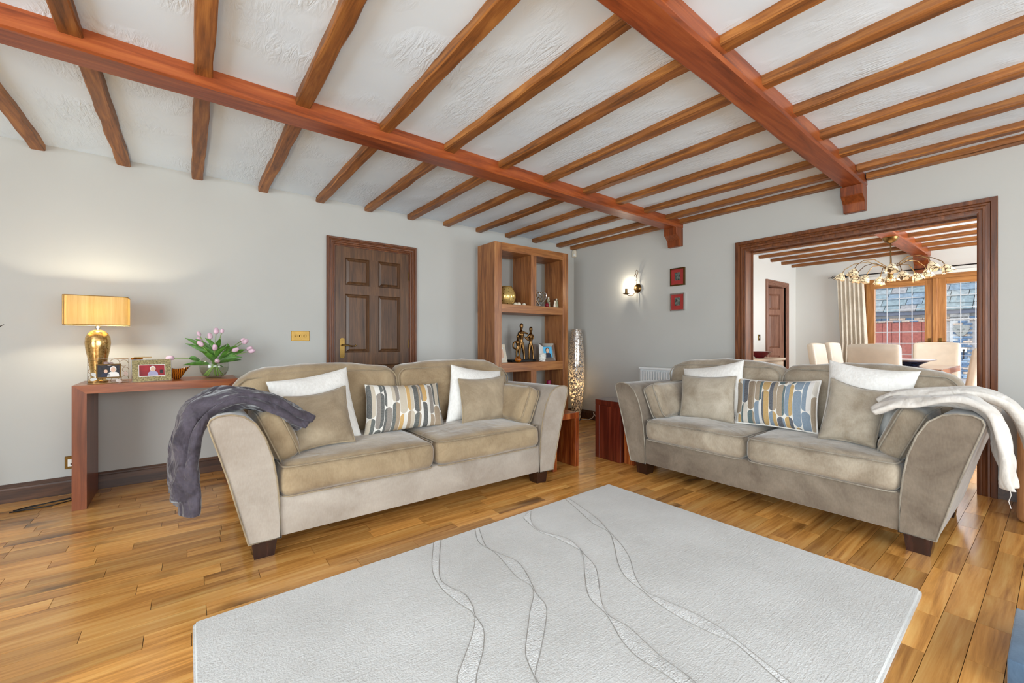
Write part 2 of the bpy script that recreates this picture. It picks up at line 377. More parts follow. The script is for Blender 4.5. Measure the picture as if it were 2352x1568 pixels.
def strip(bm, path, side, width, thick, ripple=0.0, seed=0, n=28, wfun=None, tfun=None):
    """thick folded cloth: path of points, side vector across, closed flattened cross-section"""
    rg = random.Random(seed); ph = [rg.uniform(0, 6.28) for _ in range(8)]
    path = [Vector(p) for p in path]; side = Vector(side).normalized()
    fine = []
    for i in range(len(path) - 1):
        p0, p1, p2, p3 = path[max(i - 1, 0)], path[i], path[i + 1], path[min(i + 2, len(path) - 1)]
        for k in range(6):
            t = k / 6; fine.append(0.5 * ((2 * p1) + (p2 - p0) * t + (2 * p0 - 5 * p1 + 4 * p2 - p3) * t * t + (3 * p1 - p0 - 3 * p2 + p3) * t ** 3))
    fine.append(path[-1]); rings = []; N = len(fine)
    for i, p in enumerate(fine):
        s = i / (N - 1); d = (fine[min(i + 1, N - 1)] - fine[max(i - 1, 0)]).normalized(); nr = side.cross(d).normalized()
        w = width * (wfun(s) if wfun else 1); th = thick * (tfun(s) if tfun else 1); ring = []
        for k in range(n):
            a = 2 * math.pi * k / n; ca, sa = math.cos(a), math.sin(a)
            x = math.copysign(abs(ca) ** 0.55, ca); y = math.copysign(abs(sa) ** 0.75, sa)
            f = ripple * (math.sin(x * 7 + ph[0] + 3 * math.sin(s * 4 + ph[1])) * 0.6 + math.sin(s * 17 + x * 3 + ph[2]) * 0.35 + math.sin(s * 29 + ph[3] - x * 9) * 0.25)
            ring.append(bm.verts.new(p + side * (x * w / 2) + nr * (y * th / 2 + f)))
        rings.append(ring)
    for A, B in zip(rings, rings[1:]):
        for k in range(n):
            j = (k + 1) % n; bm.faces.new((A[k], A[j], B[j], B[k]))
    bm.faces.new(rings[0][::-1]); bm.faces.new(rings[-1]); return bm
def disc(bm, c, n_, r, ry=None, seg=20, up=(0, 0, 1), th=0.001):
    """thin upright disc facing n_"""
    c = Vector(c); n_ = Vector(n_).normalized(); u = Vector(up).cross(n_).normalized(); v = n_.cross(u); ry = ry or r
    A = [bm.verts.new(c + u * r * math.cos(2 * math.pi * k / seg) + v * ry * math.sin(2 * math.pi * k / seg)) for k in range(seg)]
    B = [bm.verts.new(q.co + n_ * th) for q in A]; bm.faces.new(A[::-1]); bm.faces.new(B)
    for k in range(seg): bm.faces.new((A[k], A[(k + 1) % seg], B[(k + 1) % seg], B[k]))
    return bm
def frame_moulding(bm, prof, fn, s0, s1, top, z0=0.0):
    """mitred door casing: prof = [(outward offset, proud)], fn(s, z, proud) -> world"""
    rows = []
    for w, p in prof: rows.append([bm.verts.new(fn(s, z, p)) for s, z in ((s0 - w, z0), (s0 - w, top + w), (s1 + w, top + w), (s1 + w, z0))])
    for a, b in zip(rows, rows[1:] + rows[:1]):
        for i in range(3): bm.faces.new((a[i], a[i + 1], b[i + 1], b[i]))
    bm.faces.new([r[0] for r in rows]); bm.faces.new([r[3] for r in rows][::-1])
    return bm
# ------------------------------------------------------------------ room shell
XB, YA, ZC = 4.40, 4.27, 2.425
X0, Y0 = -3.2, -2.8
XD, YD, YD0 = 8.68, 2.92, -1.8
def struct(name, bm, mat, parent=None, smooth=None): return obj(name, bm, mat, parent, smooth, kind='structure')
def wall_hole(bm, axis, a, b, s0, s1, h0, h1, hz0, hz1, zt=2.6):
    """wall slab with thickness a..b on axis, running s0..s1, with a hole h0..h1 x hz0..hz1"""
    def bb(u0, u1, z0, z1):
        if u1 - u0 < 1e-4 or z1 - z0 < 1e-4: return
        if axis == 0: box(bm, a, b, u0, u1, z0, z1)
        else: box(bm, u0, u1, a, b, z0, z1)
    bb(s0, h0, -0.1, zt); bb(h1, s1, -0.1, zt); bb(h0, h1, hz1, zt); bb(h0, h1, -0.1, hz0)
    return bm
struct('wall_back', wall_hole(NB(), 1, YA, YA + 0.14, X0 - 0.1, XB + 0.14, 1.10, 1.907, -0.1, 2.03), M['wall'])
struct('wall_right', wall_hole(NB(), 0, XB, XB + 0.14, Y0 - 0.1, YA, 0.328, 1.945, -0.1, 2.002), M['wall'])
struct('wall_left', wall_hole(NB(), 0, X0 - 0.12, X0, Y0 - 0.1, YA, -2.0, 1.2, 0.35, 2.25), M['wall'])
struct('wall_front', wall_hole(NB(), 1, Y0 - 0.12, Y0, X0, XB, -1.1, 3.3, 0.4, 2.3), M['wall'])
struct('wall_dining_left', wall_hole(NB(), 1, YD, YD + 0.12, XB + 0.14, XD + 0.12, 7.47, 8.22, -0.1, 2.02), M['dwall'])
struct('wall_dining_back', wall_hole(NB(), 0, XD, XD + 0.14, YD0 - 0.1, YD, 0.28, 1.98, -0.1, 2.05), M['dwall'])
struct('wall_dining_right', wall_hole(NB(), 1, YD0 - 0.12, YD0, XB + 0.14, XD, 5.3, 7.9, 0.5, 2.2), M['dwall'])
bm = bx(7.1, 8.75, 3.9, 4.0, -0.1, 2.6); box(bm, 7.1, 7.2, YD + 0.12, 3.9, -0.1, 2.6); box(bm, 8.65, 8.75, YD + 0.12, 3.9, -0.1, 2.6)
struct('wall_hallway', bm, M['dwall'])
for i, (x0, x1, y0, y1, z0, z1, ax) in enumerate(((-1.1, 3.3, Y0 - 0.1, Y0 - 0.04, 0.4, 2.3, 0), (X0 - 0.1, X0 - 0.04, -2.0, 1.2, 0.35, 2.25, 1), (5.3, 7.9, YD0 - 0.1, YD0 - 0.04, 0.5, 2.2, 0))):
    bm = NB(); w = 0.06
    if ax == 0:
        for k in range(4): xx = x0 + (x1 - x0 - w) * k / 3; box(bm, xx, xx + w, y0, y1, z0, z1)
        box(bm, x0 + w, x1 - w, y0, y1, z0, z0 + w); box(bm, x0 + w, x1 - w, y0, y1, z1 - w, z1)
    else:
        for k in range(4): yy = y0 + (y1 - y0 - w) * k / 3; box(bm, x0, x1, yy, yy + w, z0, z1)
        box(bm, x0, x1, y0 + w, y1 - w, z0, z0 + w); box(bm, x0, x1, y0 + w, y1 - w, z1 - w, z1)
    struct('window_%d' % (i + 1), bm, M['plastic'])
ceil = struct('ceiling', bx(X0 - 0.12, XB + 0.14, Y0 - 0.12, YA + 0.14, ZC, ZC + 0.15), M['ceil'])
dceil = struct('ceiling_dining', bx(XB + 0.14, XD + 0.14, YD0 - 0.12, YD + 1.1, ZC, ZC + 0.15), M['ceil'])

def timber(x0, x1, y0, y1, z0, z1, axis, seg, jit, seed, cham=0.006):
    """hewn timber with wavy edges; long axis 0 or 1"""
    rg = random.Random(seed); bm = NB(); rings = []
    for i in range(seg + 1):
        s = i / seg; j = [rg.uniform(-jit, jit) for _ in range(6)]
        a0, a1 = (y0, y1) if axis == 0 else (x0, x1)
        L = (x0 + (x1 - x0) * s) if axis == 0 else (y0 + (y1 - y0) * s)
        sec = [(a0 + j[0], z1), (a0 + j[1], z0 + cham + j[2] * .5), (a0 + cham + j[1], z0 + j[2] * .5), (a1 - cham + j[3], z0 + j[4] * .5), (a1 + j[3], z0 + cham + j[4] * .5), (a1 + j[5], z1)]
        rings.append([bm.verts.new((L, a, z) if axis == 0 else (a, L, z)) for a, z in sec])
    for A, B in zip(rings, rings[1:]):
        for k in range(6): bm.faces.new((A[k], A[(k + 1) % 6], B[(k + 1) % 6], B[k]))
    bm.faces.new(rings[0]); bm.faces.new(rings[-1][::-1]); return bm
bays = [((-1.285, -.85, -.415, .025, .485, .957, 1.41, 1.863, 2.296, 2.733, 3.168, 3.612, 4.054, 4.322), 2.74, YA),
        ((-1.32, -.88, -.436, .023, .475, .945, 1.40, 1.855, 2.308, 2.77, 3.225, 3.67, 4.06, 4.322), 1.05, 2.59),
        ((-1.3, -.85, -.41, .05, .5, .95, 1.4, 1.87, 2.32, 2.755, 3.215, 3.635, 4.06, 4.322), -2.8, 0.96)]
sd = 0
for xs, a, b in bays:
    for x in xs:
        sd += 1; obj('joist', timber(x, x + 0.075, a, b, 2.379, ZC + 0.01, 1, max(6, int((b - a) / 0.14)), 0.0045, sd), M['joist'], ceil, 30)
# two main beams with corbels
b1 = thing('main_beam', 'long red-brown ceiling beam over the left sofa, ending beside the red pictures', 'beam', (1.2, 2.66, 2.33))
obj('beam_body', timber(X0, XB, 2.583, 2.745, 2.33, ZC + 0.01, 0, 30, 0.003, 91, 0.01), M['beam'], b1, 30)
def corbel(y0, y1, parent):
    poly = [(XB, 2.335), (XB, 2.135), (XB - 0.055, 2.135), (XB - 0.062, 2.205), (XB - 0.085, 2.225), (XB - 0.13, 2.258), (XB - 0.135, 2.335)]
    bm = NB(); A = [bm.verts.new((x, y0, z)) for x, z in poly]; B = [bm.verts.new((x, y1, z)) for x, z in poly]
    bm.faces.new(A); bm.faces.new(B[::-1])
    for i in range(len(poly)): j = (i + 1) % len(poly); bm.faces.new((A[i], A[j], B[j], B[i]))
    bmesh.ops.bevel(bm, geom=bm.edges[:], offset=0.004, segments=1, affect='EDGES')
    obj('corbel', bm, M['corbel'], parent)
corbel(2.585, 2.743, b1)
b2 = thing('main_beam', 'broad red-brown ceiling beam crossing towards the wide opening, above the right sofa', 'beam', (1.2, 1.0, 2.33))
bm = timber(X0, XB, -0.073, 0.073, 2.335, ZC + 0.01, 0, 30, 0.003, 92, 0.012)
for v in bm.verts: v.co.y += 0.985 + (v.co.x - 1.1) * 0.0175
obj('beam_body', bm, M['beam'], b2, 30)
corbel(0.97, 1.115, b2)
# dining beam and joists
b3 = thing('main_beam', 'pale-lit ceiling beam in the dining room above the chandelier', 'beam', (6.6, 1.27, 2.33))
obj('beam_body', timber(XB + 0.14, XD, 1.18, 1.36, 2.33, ZC + 0.01, 0, 16, 0.002, 93, 0.01), M['beam'], b3, 30)
poly = [(XD, 2.33), (XD, 2.08), (XD - 0.06, 2.08), (XD - 0.07, 2.2), (XD - 0.13, 2.26), (XD - 0.14, 2.33)]
obj('corbel', prism(NB(), [(x, z) for x, z in poly], 1, 1.19, 1.35), M['corbel'], b3)
for k in range(9):
    x = 4.95 + 0.44 * k
    if x + .075 > XD: x = XD - 0.08
    for a, b in ((1.355, YD), (YD0, 1.185)):
        sd += 1; obj('joist', timber(x, x + 0.075, a, b, 2.379, ZC + 0.01, 1, 10, 0.004, sd), M['joist'], dceil, 30)

# ------------------------------------------------------------------ floor of planks
floor = struct('floor', bx(X0 - 0.1, XD + 0.1, Y0 - 0.1, YA + 0.1, -0.12, -0.009), M['black_edge'])
unit = bpy.data.meshes.new('plank'); bm = bx(-.5, .5, -.5, .5, -.5, .5); bm.to_mesh(unit); bm.free(); unit.materials.append(M['floor'])
rg = random.Random(3); planks = []; PW = 0.0875; row = 0; y = -1.2
cu, su, FX = 0.60896, 0.7932, 970.4
def seen(x, y):
    d = x * cu + y * su
    if d < 0.3: return 0
    px = 1176 + FX * (x * su - y * cu) / d; py = 784 + FX * 1.07 / d
    if not (-60 < px < 2412 and py < 1640): return 0
    if 0.05 < x < 2.42 and 0.4 < y < 1.98: return 0
    if 0.3 < x < 2.2 and 2.5 < y < 4.1: return 0
    if x > 3.0 and 0.45 < y < 2.1: return 0
    return 1.0 / (d * d * d)
while y < YA:
    y1 = min(y + PW, YA); x = X0 + rg.uniform(-0.6, 0.0)
    while x < 5.2:
        L = rg.choice((0.3, 0.38, 0.45, 0.5, 0.6, 0.7, 0.85)); x1 = min(x + L, 5.2)
        xa = max(x, X0)
        if x1 - xa > 0.02:
            s = sum(seen(xa + (x1 - xa) * k / 4, y + PW / 2) for k in range(5)) * (x1 - xa)
            planks.append((s, xa, x1, y, y1))
        x = x1
    y = y1
planks.sort(key=lambda p: -p[0])
G = 0.0018
for s, xa, x1, ya, y1 in planks[:300]:
    o = bpy.data.objects.new('plank', unit); COL.objects.link(o)
    dz = rg.uniform(-0.0006, 0.0)
    o.location = ((xa + x1) / 2, (ya + y1) / 2, -0.005 + dz); o.scale = (x1 - xa - G, y1 - ya - G, 0.01)
    o.parent = floor; o.matrix_parent_inverse = W[floor.name].inverted()
bm = NB()
for s, xa, x1, ya, y1 in planks[300:]: box(bm, xa + G / 2, x1 - G / 2, ya + G / 2, y1 - G / 2, -0.01, rg.uniform(-0.0006, 0.0))
y = Y0
while y < YD:     # the rest of the two rooms
    x = X0 if y < -1.2 else 5.2
    while x < XD:
        L = rg.choice((0.45, 0.6, 0.7, 0.85)); x1 = min(x + L, XD)
        box(bm, x + G / 2, x1 - G / 2, y + G / 2, min(y + PW, -1.2 if y < -1.2 else 9) - G / 2, -0.01, 0.0); x = x1
    y = y + PW if not (y < -1.2 <= y + PW) else -1.2
obj('planks', bm, M['floor'], floor, kind='stuff')

# ------------------------------------------------------------------ baseboards
def baseboard(name, axis, wallpos, sgn, s0, s1):
    prof = [(0, 0), (0.02, 0), (0.02, 0.085), (0.016, 0.095), (0.013, 0.098), (0.013, 0.108), (0.006, 0.12), (0, 0.12)]
    bm = NB()
    pts = [(wallpos + sgn * p, z) for p, z in prof]
    prism(bm, pts, 0 if axis == 0 else 1, s0, s1)
    struct(name, bm, M['base'])
baseboard('baseboard_back', 0, YA, -1, X0, 1.05); baseboard('baseboard_back_corner', 0, YA, -1, 1.96, XB)
baseboard('baseboard_right', 1, XB, -1, 2.05, YA); baseboard('baseboard_right_end', 1, XB, -1, Y0, 0.27)
baseboard('baseboard_dining', 0, YD, -1, XB + 0.14, 7.38)

# ------------------------------------------------------------------ opening to the dining room
PROF = [(-0.012, 0), (-0.012, 0.012), (0.0, 0.016), (0.012, 0.016), (0.016, 0.024), (0.03, 0.026), (0.04, 0.02), (0.05, 0.02), (0.056, 0.03), (0.082, 0.032), (0.085, 0.028), (0.085, 0)]
tr = thing('trim_1', None, None, (XB, 1.136, 0), kind='structure')
obj('casing', frame_moulding(NB(), PROF, lambda s, z, p: Vector((XB - p, s, z)), 0.353, 1.92, 1.977), M['trim_z'], tr, 25)
obj('casing', frame_moulding(NB(), PROF, lambda s, z, p: Vector((XB + 0.14 + p, s, z)), 0.353, 1.92, 1.977), M['trim_z'], tr, 25)
obj('jamb', bx(XB, XB + 0.14, 1.92, 1.945, 0, 2.002), M['trim_z'], tr)
obj('jamb', bx(XB, XB + 0.14, 0.328, 0.353, 0, 2.002), M['trim_z'], tr)
obj('head_lining', bx(XB, XB + 0.14, 0.353, 1.92, 1.977, 2.002), M['trim_z'], tr)

# ------------------------------------------------------------------ six panel doors
def sixpanel(root, T, w, h, mat, inner):
    """leaf in local coords: x 0..w, front face y=0 (towards -y), thickness 0.04"""
    st = 0.092; mid = 0.092
    zs = [(0.2, h - 1.16), (h - 1.035, h - 0.46), (h - 0.37, h - 0.105)]
    xs = [(st, w / 2 - mid / 2), (w / 2 + mid / 2, w - st)]
    bm = NB()
    box(bm, 0, st, 0, 0.04, 0, h); box(bm, w - st, w, 0, 0.04, 0, h)
    for za, zb in zs: box(bm, w / 2 - mid / 2, w / 2 + mid / 2, 0, 0.04, za, zb)
    zz = [0.0, zs[0][0], zs[0][1], zs[1][0], zs[1][1], zs[2][0], zs[2][1], h]
    for a, b in ((zz[0], zz[1]), (zz[2], zz[3]), (zz[4], zz[5]), (zz[6], zz[7])):
        box(bm, st, w - st, 0, 0.04, a, b)
    leaf = obj('leaf', bm, mat, root, T=T)
    for za, zb in zs:
        for xa, xb in xs:
            bm = NB(); d = 0.016; k = 0.034
            v = [(xa, d, za), (xb, d, za), (xb, d, zb), (xa, d, zb)]
            m1 = [(xa + .012, d, za + .012), (xb - .012, d, za + .012), (xb - .012, d, zb - .012), (xa + .012, d, zb - .012)]
            m2 = [(xa + k, .004, za + k), (xb - k, .004, za + k), (xb - k, .004, zb - k), (xa + k, .004, zb - k)]
            rim = [(xa, 0.001, za), (xb, .001, za), (xb, .001, zb), (xa, .001, zb)]
            R0, A, B, C = [[bm.verts.new(q) for q in L] for L in (rim, [(x + (.01 if x == xa else -.01), d, z + (.01 if z == za else -.01)) for x, y_, z in v], m1, m2)]
            for P_, Q_ in ((R0, A), (A, B), (B, C)):
                for i in range(4): bm.faces.new((P_[i], P_[(i + 1) % 4], Q_[(i + 1) % 4], Q_[i]))
            bm.faces.new(C)
            bk = [bm.verts.new((x, 0.036, z)) for x, y_, z in v]; bm.faces.new(bk[::-1])
            for i in range(4): bm.faces.new((R0[(i + 1) % 4], R0[i], bk[i], bk[(i + 1) % 4]))
            obj('panel', bm, inner, leaf, T=T)
    return leaf
def lever(leaf, T, x, z, sgn=1):
    bm = NB(); box(bm, x - .022, x + .022, -.006, .0, z - .11, z + .055, 0.004, 1)
    lathe(bm, [(0.0, 0), (.022, 0), (.022, .006), (0, .006)], n=16)
    pl = NB(); prism(pl, [(x + .022 * math.cos(a) , z + .055 + .016 * math.sin(a)) for a in [math.pi * k / 10 for k in range(11)]] + [(x - .022, z - .11)] + [(x + .022 * math.cos(a), z - .11 - .016 + .016 + .016 * math.sin(a)) for a in [math.pi + math.pi * k / 10 for k in range(1, 10)]] + [(x + .022, z - .11)], 1, -.007, 0.0)
    bm.free()
    plate = obj('handle_plate', pl, M['brass'], leaf, 40, T=T)
    h = NB(); tube(h, [(x, -.004, z), (x, -.045, z), (x + sgn * .02, -.05, z), (x + sgn * .05, -.05, z - .002), (x + sgn * .09, -.05, z - .012), (x + sgn * .11, -.05, z - .008), (x + sgn * .118, -.05, z + .002)], [.009, .009, .008, .007, .006, .007, .008], 8)
    lathe(h, [(0, 0), (.015, 0), (.015, .012), (0, .012)], 0, 0, 14) if False else None
    obj('lever', h, M['brass'], plate, 60, T=T)
    k = NB(); disc(k, (x, -.0075, z - .1), (0, -1, 0), .004); disc(k, (x, -.0075, z + .05), (0, -1, 0), .004)
    obj('screw', k, M['old_brass'], plate, T=T)
d1 = thing('door_1', None, None, (1.504, YA, 0), kind='structure')
T1 = Matrix.Translation((1.13, YA - 0.002, 0.004))
leaf = sixpanel(d1, T1, 0.747, 1.992, M['door'], M['door'])
lever(leaf, T1, 0.062, 1.03)
obj('frame', frame_moulding(NB(), [(0, -0.13), (0, 0.002), (0.03, 0.002), (0.03, -0.13)], lambda s, z, p: Vector((s, YA - p, z)), 1.128, 1.879, 1.998), M['trim_z'], d1)
PROF2 = [(0.012, 0), (0.012, 0.012), (0.02, 0.016), (0.03, 0.016), (0.034, 0.024), (0.044, 0.026), (0.052, 0.02), (0.058, 0.02), (0.062, 0.028), (0.078, 0.03), (0.081, 0.026), (0.081, 0)]
obj('casing', frame_moulding(NB(), PROF2, lambda s, z, p: Vector((s, YA - p, z)), 1.128, 1.879, 1.998), M['trim_z'], d1, 25)
for z in (0.25, 1.0, 1.72): obj('hinge', bx(1.872, 1.882, YA - 0.012, YA - 0.001, z, z + 0.09), M['old_brass'], leaf)
# dining room door, a little ajar
d2 = thing('door_2', None, None, (7.845, YD, 0), kind='structure')
T2 = Matrix.Translation((8.21, YD + 0.02, 0.004)) @ Matrix.Rotation(R(-22), 4, 'Z') @ Matrix.Translation((-0.735, 0, 0))
leaf2 = sixpanel(d2, T2, 0.735, 1.985, M['ddoor'], M['ddoor'])
lever(leaf2, T2, 0.06, 1.03)
obj('frame', frame_moulding(NB(), [(0, -0.12), (0, 0.002), (0.02, 0.002), (0.02, -0.12)], lambda s, z, p: Vector((s, YD - p, z)), 7.47, 8.22, 1.998), M['ddoor'], d2)
obj('casing', frame_moulding(NB(), PROF2, lambda s, z, p: Vector((s, YD - p, z)), 7.485, 8.205, 1.998), M['ddoor'], d2, 25)

# ------------------------------------------------------------------ french doors with leaded panes
fd = thing('door_3', None, None, (XD, 1.13, 0), kind='structure')
def fbox(name, mat, a, b, z0, z1, x0=XD - 0.02, x1=XD + 0.07, parent=fd, bev=0.004): return obj(name, bx(x0, x1, a, b, z0, z1, bev=bev), mat, parent)
fbox('frame_post', M['oak_z'], 1.92, 1.98, 0, 2.05); fbox('frame_post', M['oak_z'], 0.28, 0.34, 0, 2.05)
fbox('frame_head', M['oak_y'], 0.34, 1.92, 1.985, 2.05)
for (a, b, hs) in ((1.135, 1.92, 1), (0.34, 1.125, -1)):
    lf = thing('x', None, None, (XD, a, 0)); bpy.data.objects.remove(lf)
    w = 0.105
    l = fbox('leaf_stile', M['oak_z'], a, a + w, 0.0, 1.985, XD - 0.035, XD + 0.045)
    fbox('leaf_stile', M['oak_z'], b - w, b, 0.0, 1.985, XD - 0.035, XD + 0.045)
    fbox('leaf_rail', M['oak_y'], a + w, b - w, 1.905, 1.985, XD - 0.035, XD + 0.045); fbox('leaf_rail', M['oak_y'], a + w, b - w, 0.0, 0.18, XD - 0.035, XD + 0.045)
    ga, gb, z0, z1 = a + w, b - w, 0.18, 1.905
    nc, nr = 4, 10; cw, ch = (gb - ga) / nc, (z1 - z0) / nr
    pm = bpy.data.meshes.new('pane'); bm = bx(-0.003, 0.003, -cw / 2 + .0035, cw / 2 - .0035, -ch / 2 + .0035, ch / 2 - .0035); bm.to_mesh(pm); bm.free(); pm.materials.append(M['glass'])
    for i in range(nc):
        for j in range(nr):
            o = bpy.data.objects.new('pane', pm); COL.objects.link(o); o.location = (XD + 0.008, ga + cw * (i + .5), z0 + ch * (j + .5))
            o.parent = fd; o.matrix_parent_inverse = W[fd.name].inverted()
    bm = NB()
    for i in range(1, nc): box(bm, XD + .002, XD + .014, ga + cw * i - .0045, ga + cw * i + .0045, z0, z1)
    for j in range(1, nr): box(bm, XD + .0025, XD + .0135, ga, gb, z0 + ch * j - .0045, z0 + ch * j + .0045)
    obj('lead_lattice', bm, M['lead'], fd)
    yh = a + 0.05 if hs > 0 else b - 0.05
    pl = obj('handle_plate', bx(XD - 0.045, XD - 0.035, yh - .016, yh + .016, 0.88, 1.12, bev=.003), M['brass'], fd)
    obj('lever', tube(NB(), [(XD - .04, yh, 1.06), (XD - .085, yh, 1.06), (XD - .09, yh + hs * .03, 1.06), (XD - .09, yh + hs * .13, 1.058)], .009, 8), M['brass'], pl, 60)
fbox('meeting_strip', M['oak_z'], 1.105, 1.155, 0.0, 1.99, XD - 0.05, XD - 0.03)
struct('trim_2', bx(XD - 0.02, XD + 0.02, 0.2, 2.0, 2.052, 2.10, bev=.004), M['plastic'])
# ------------------------------------------------------------------ sofas
def build_sofa(label, T, hw, mseat, mbase, wrs, seed):
    PIPE = M['pipe2'] if wrs else M['pipe']
    loc = T @ Vector((0, 0.46, 0)); s = thing('sofa', label, 'sofa', loc)
    inn = hw - 0.125
    prof = [(-.135, .10), (0, .10), (.035, .24), (.08, .42), (.12, .56), (.15, .66), (.157, .69), (.148, .712), (.12, .726), (.07, .728), (.02, .715), (-.03, .675), (-.07, .6), (-.10, .5), (-.118, .39), (-.128, .28)]
    for sg in (-1, 1):
        bm = NB(); rings = []
        for y, k in ((0.0, 1.0), (0.012, 1.0), (0.5, 0.985), (0.9, 0.97), (0.925, 0.96)):
            rings.append([bm.verts.new((sg * (hw + px), y, .1 + (pz - .1) * k)) for px, pz in prof])
        for A, B in zip(rings, rings[1:]):
            for i in range(len(prof)): j = (i + 1) % len(prof); bm.faces.new((A[i], A[j], B[j], B[i]))
        bm.faces.new(rings[0]); bm.faces.new(rings[-1][::-1])
        arm = obj('arm', bm, mbase, s, 40, T=T)
        path = [(sg * (hw + px + (.002 if px > -.1 else 0)), -.002, pz) for px, pz in prof]
        obj('piping', tube(NB(), path, .0045, 6, True), PIPE, arm, 180, T=T)
    obj('base', bx(-inn + .004, inn - .004, 0.006, 0.9, 0.10, 0.30, bev=.012, seg=2), mbase, s, 40, T=T)
    obj('back_frame', softbox(-hw + .03, hw - .03, 0.72, 0.925, 0.11, 0.72, .05), mseat, s, 180, T=T)
    for sg, a, b in ((-1, -inn + .004, -.003), (1, .003, inn - .004)):
        c = obj('seat_cushion', softbox(a, b, -.018, .74, .285, .455, .058, (0.0, .016, .026), wr=.003, seed=seed + sg), mseat, s, 180, T=T)
        k = .045 * .78
        obj('piping', tube(NB(), rrect(a + .01, b - .01, -.018 + .01 - .006, .70, .05, .444), .004, 6, True), PIPE, c, 180, T=T)
        obj('piping', tube(NB(), rrect(a + .01, b - .01, -.018 + .01 - .004, .70, .05, .297), .004, 6, True), PIPE, c, 180, T=T)
        # back cushion: rises above the frame, outer top corner rounded
        o0, o1 = (-hw - .035, .006) if sg < 0 else (-.006, hw + .035)
        bm = softbox(o0, o1, .50, .70, .44, .885, .075, (0.0, .03, .02), wr=.004, seed=seed + 9 + sg)
        def shape(co):
            t = (co.z - .44) / .44; out = abs(co.x) / (hw + .035)
            co.y += .115 * t
            if out > .8 and t > .45: co.z -= (.03 if wrs else .075) * ((out - .8) / .2) ** 2 * (t - .45) / .55
            if t < .55: co.x *= 1 - .12 * (1 - t / .55) * (1 if out > .6 else 0)
            co.z += .018 * math.sin(abs(co.x) / hw * 3.1) * t
            return co
        for v in bm.verts: v.co = shape(v.co)
        bc = obj('back_cushion', bm, mseat, s, 180, T=T)
        path = []
        for p in rrect(o0 + .014, o1 - .014, .455, .868, .07, 0, 6): path.append(shape(Vector((p.x, .515, p.y))) + Vector((0, -.012, 0)))
        obj('piping', tube(NB(), path, .0045, 6, True), PIPE, bc, 180, T=T)
    for sx in (-1, 1):
        for y in (.04, .8):
            cx = sx * (hw - .07); a, b = .058, .044
            obj('leg', hexa(NB(), [(cx - b, y + .008, 0), (cx + b, y + .008, 0), (cx + b, y + .095, 0), (cx - b, y + .095, 0), (cx - a, y, .105), (cx + a, y, .105), (cx + a, y + .105, .105), (cx - a, y + .105, .105)]), M['leg'], s, T=T)
    return s
TS1 = Matrix.Translation((1.217, 2.36, 0)); TS2 = Matrix.Translation((2.88, 1.262, 0)) @ Matrix.Rotation(R(-90), 4, 'Z')
build_sofa('brown-beige velvet sofa with flared arms, in front of the dark door', TS1, 0.985, M['sofa'], M['sofa_base'], False, 11)
build_sofa('grey-beige velvet sofa with flared arms, in front of the wide opening', TS2, 0.888, M['sofa2'], M['sofa2_base'], True, 31)

def bolster(label, T, sg, hw, mat, seed):
    """boxed arm cushion leaning on the inside of an arm"""
    L = softbox(-.065, .065, 0, .50, 0, .285, .05, (.022, .0, .0), wr=.004, seed=seed)
    x = hw - .20
    TT = T @ Matrix.Translation((sg * x, .085, .452)) @ Matrix.Rotation(sg * R(23), 4, 'Y')
    e = thing('arm_cushion', label, 'cushion', (TT @ Vector((0, .25, 0))))
    c = obj('cover', L, mat, e, 180, T=TT)
    for xx in (-.047, .047):
        obj('piping', tube(NB(), [Vector((xx, p.x, p.y)) for p in rrect(.003, .497, .003, .282, .05, 0)], .0045, 6, True), M['pipe2'] if hw < .9 else M['pipe'], e, 180, T=TT)
bolster('boxed brown cushion leaning on the left arm of the brown sofa, under the grey throw', TS1, -1, .985, M['sofa'], 3)
bolster('boxed brown cushion leaning on the right arm of the brown sofa', TS1, 1, .985, M['sofa'], 4)
bolster('boxed grey-beige cushion leaning on the left arm of the right sofa', TS2, -1, .888, M['sofa2'], 5)
bolster('boxed grey-beige cushion leaning on the right arm of the right sofa, under the cream throw', TS2, 1, .888, M['sofa2'], 6)

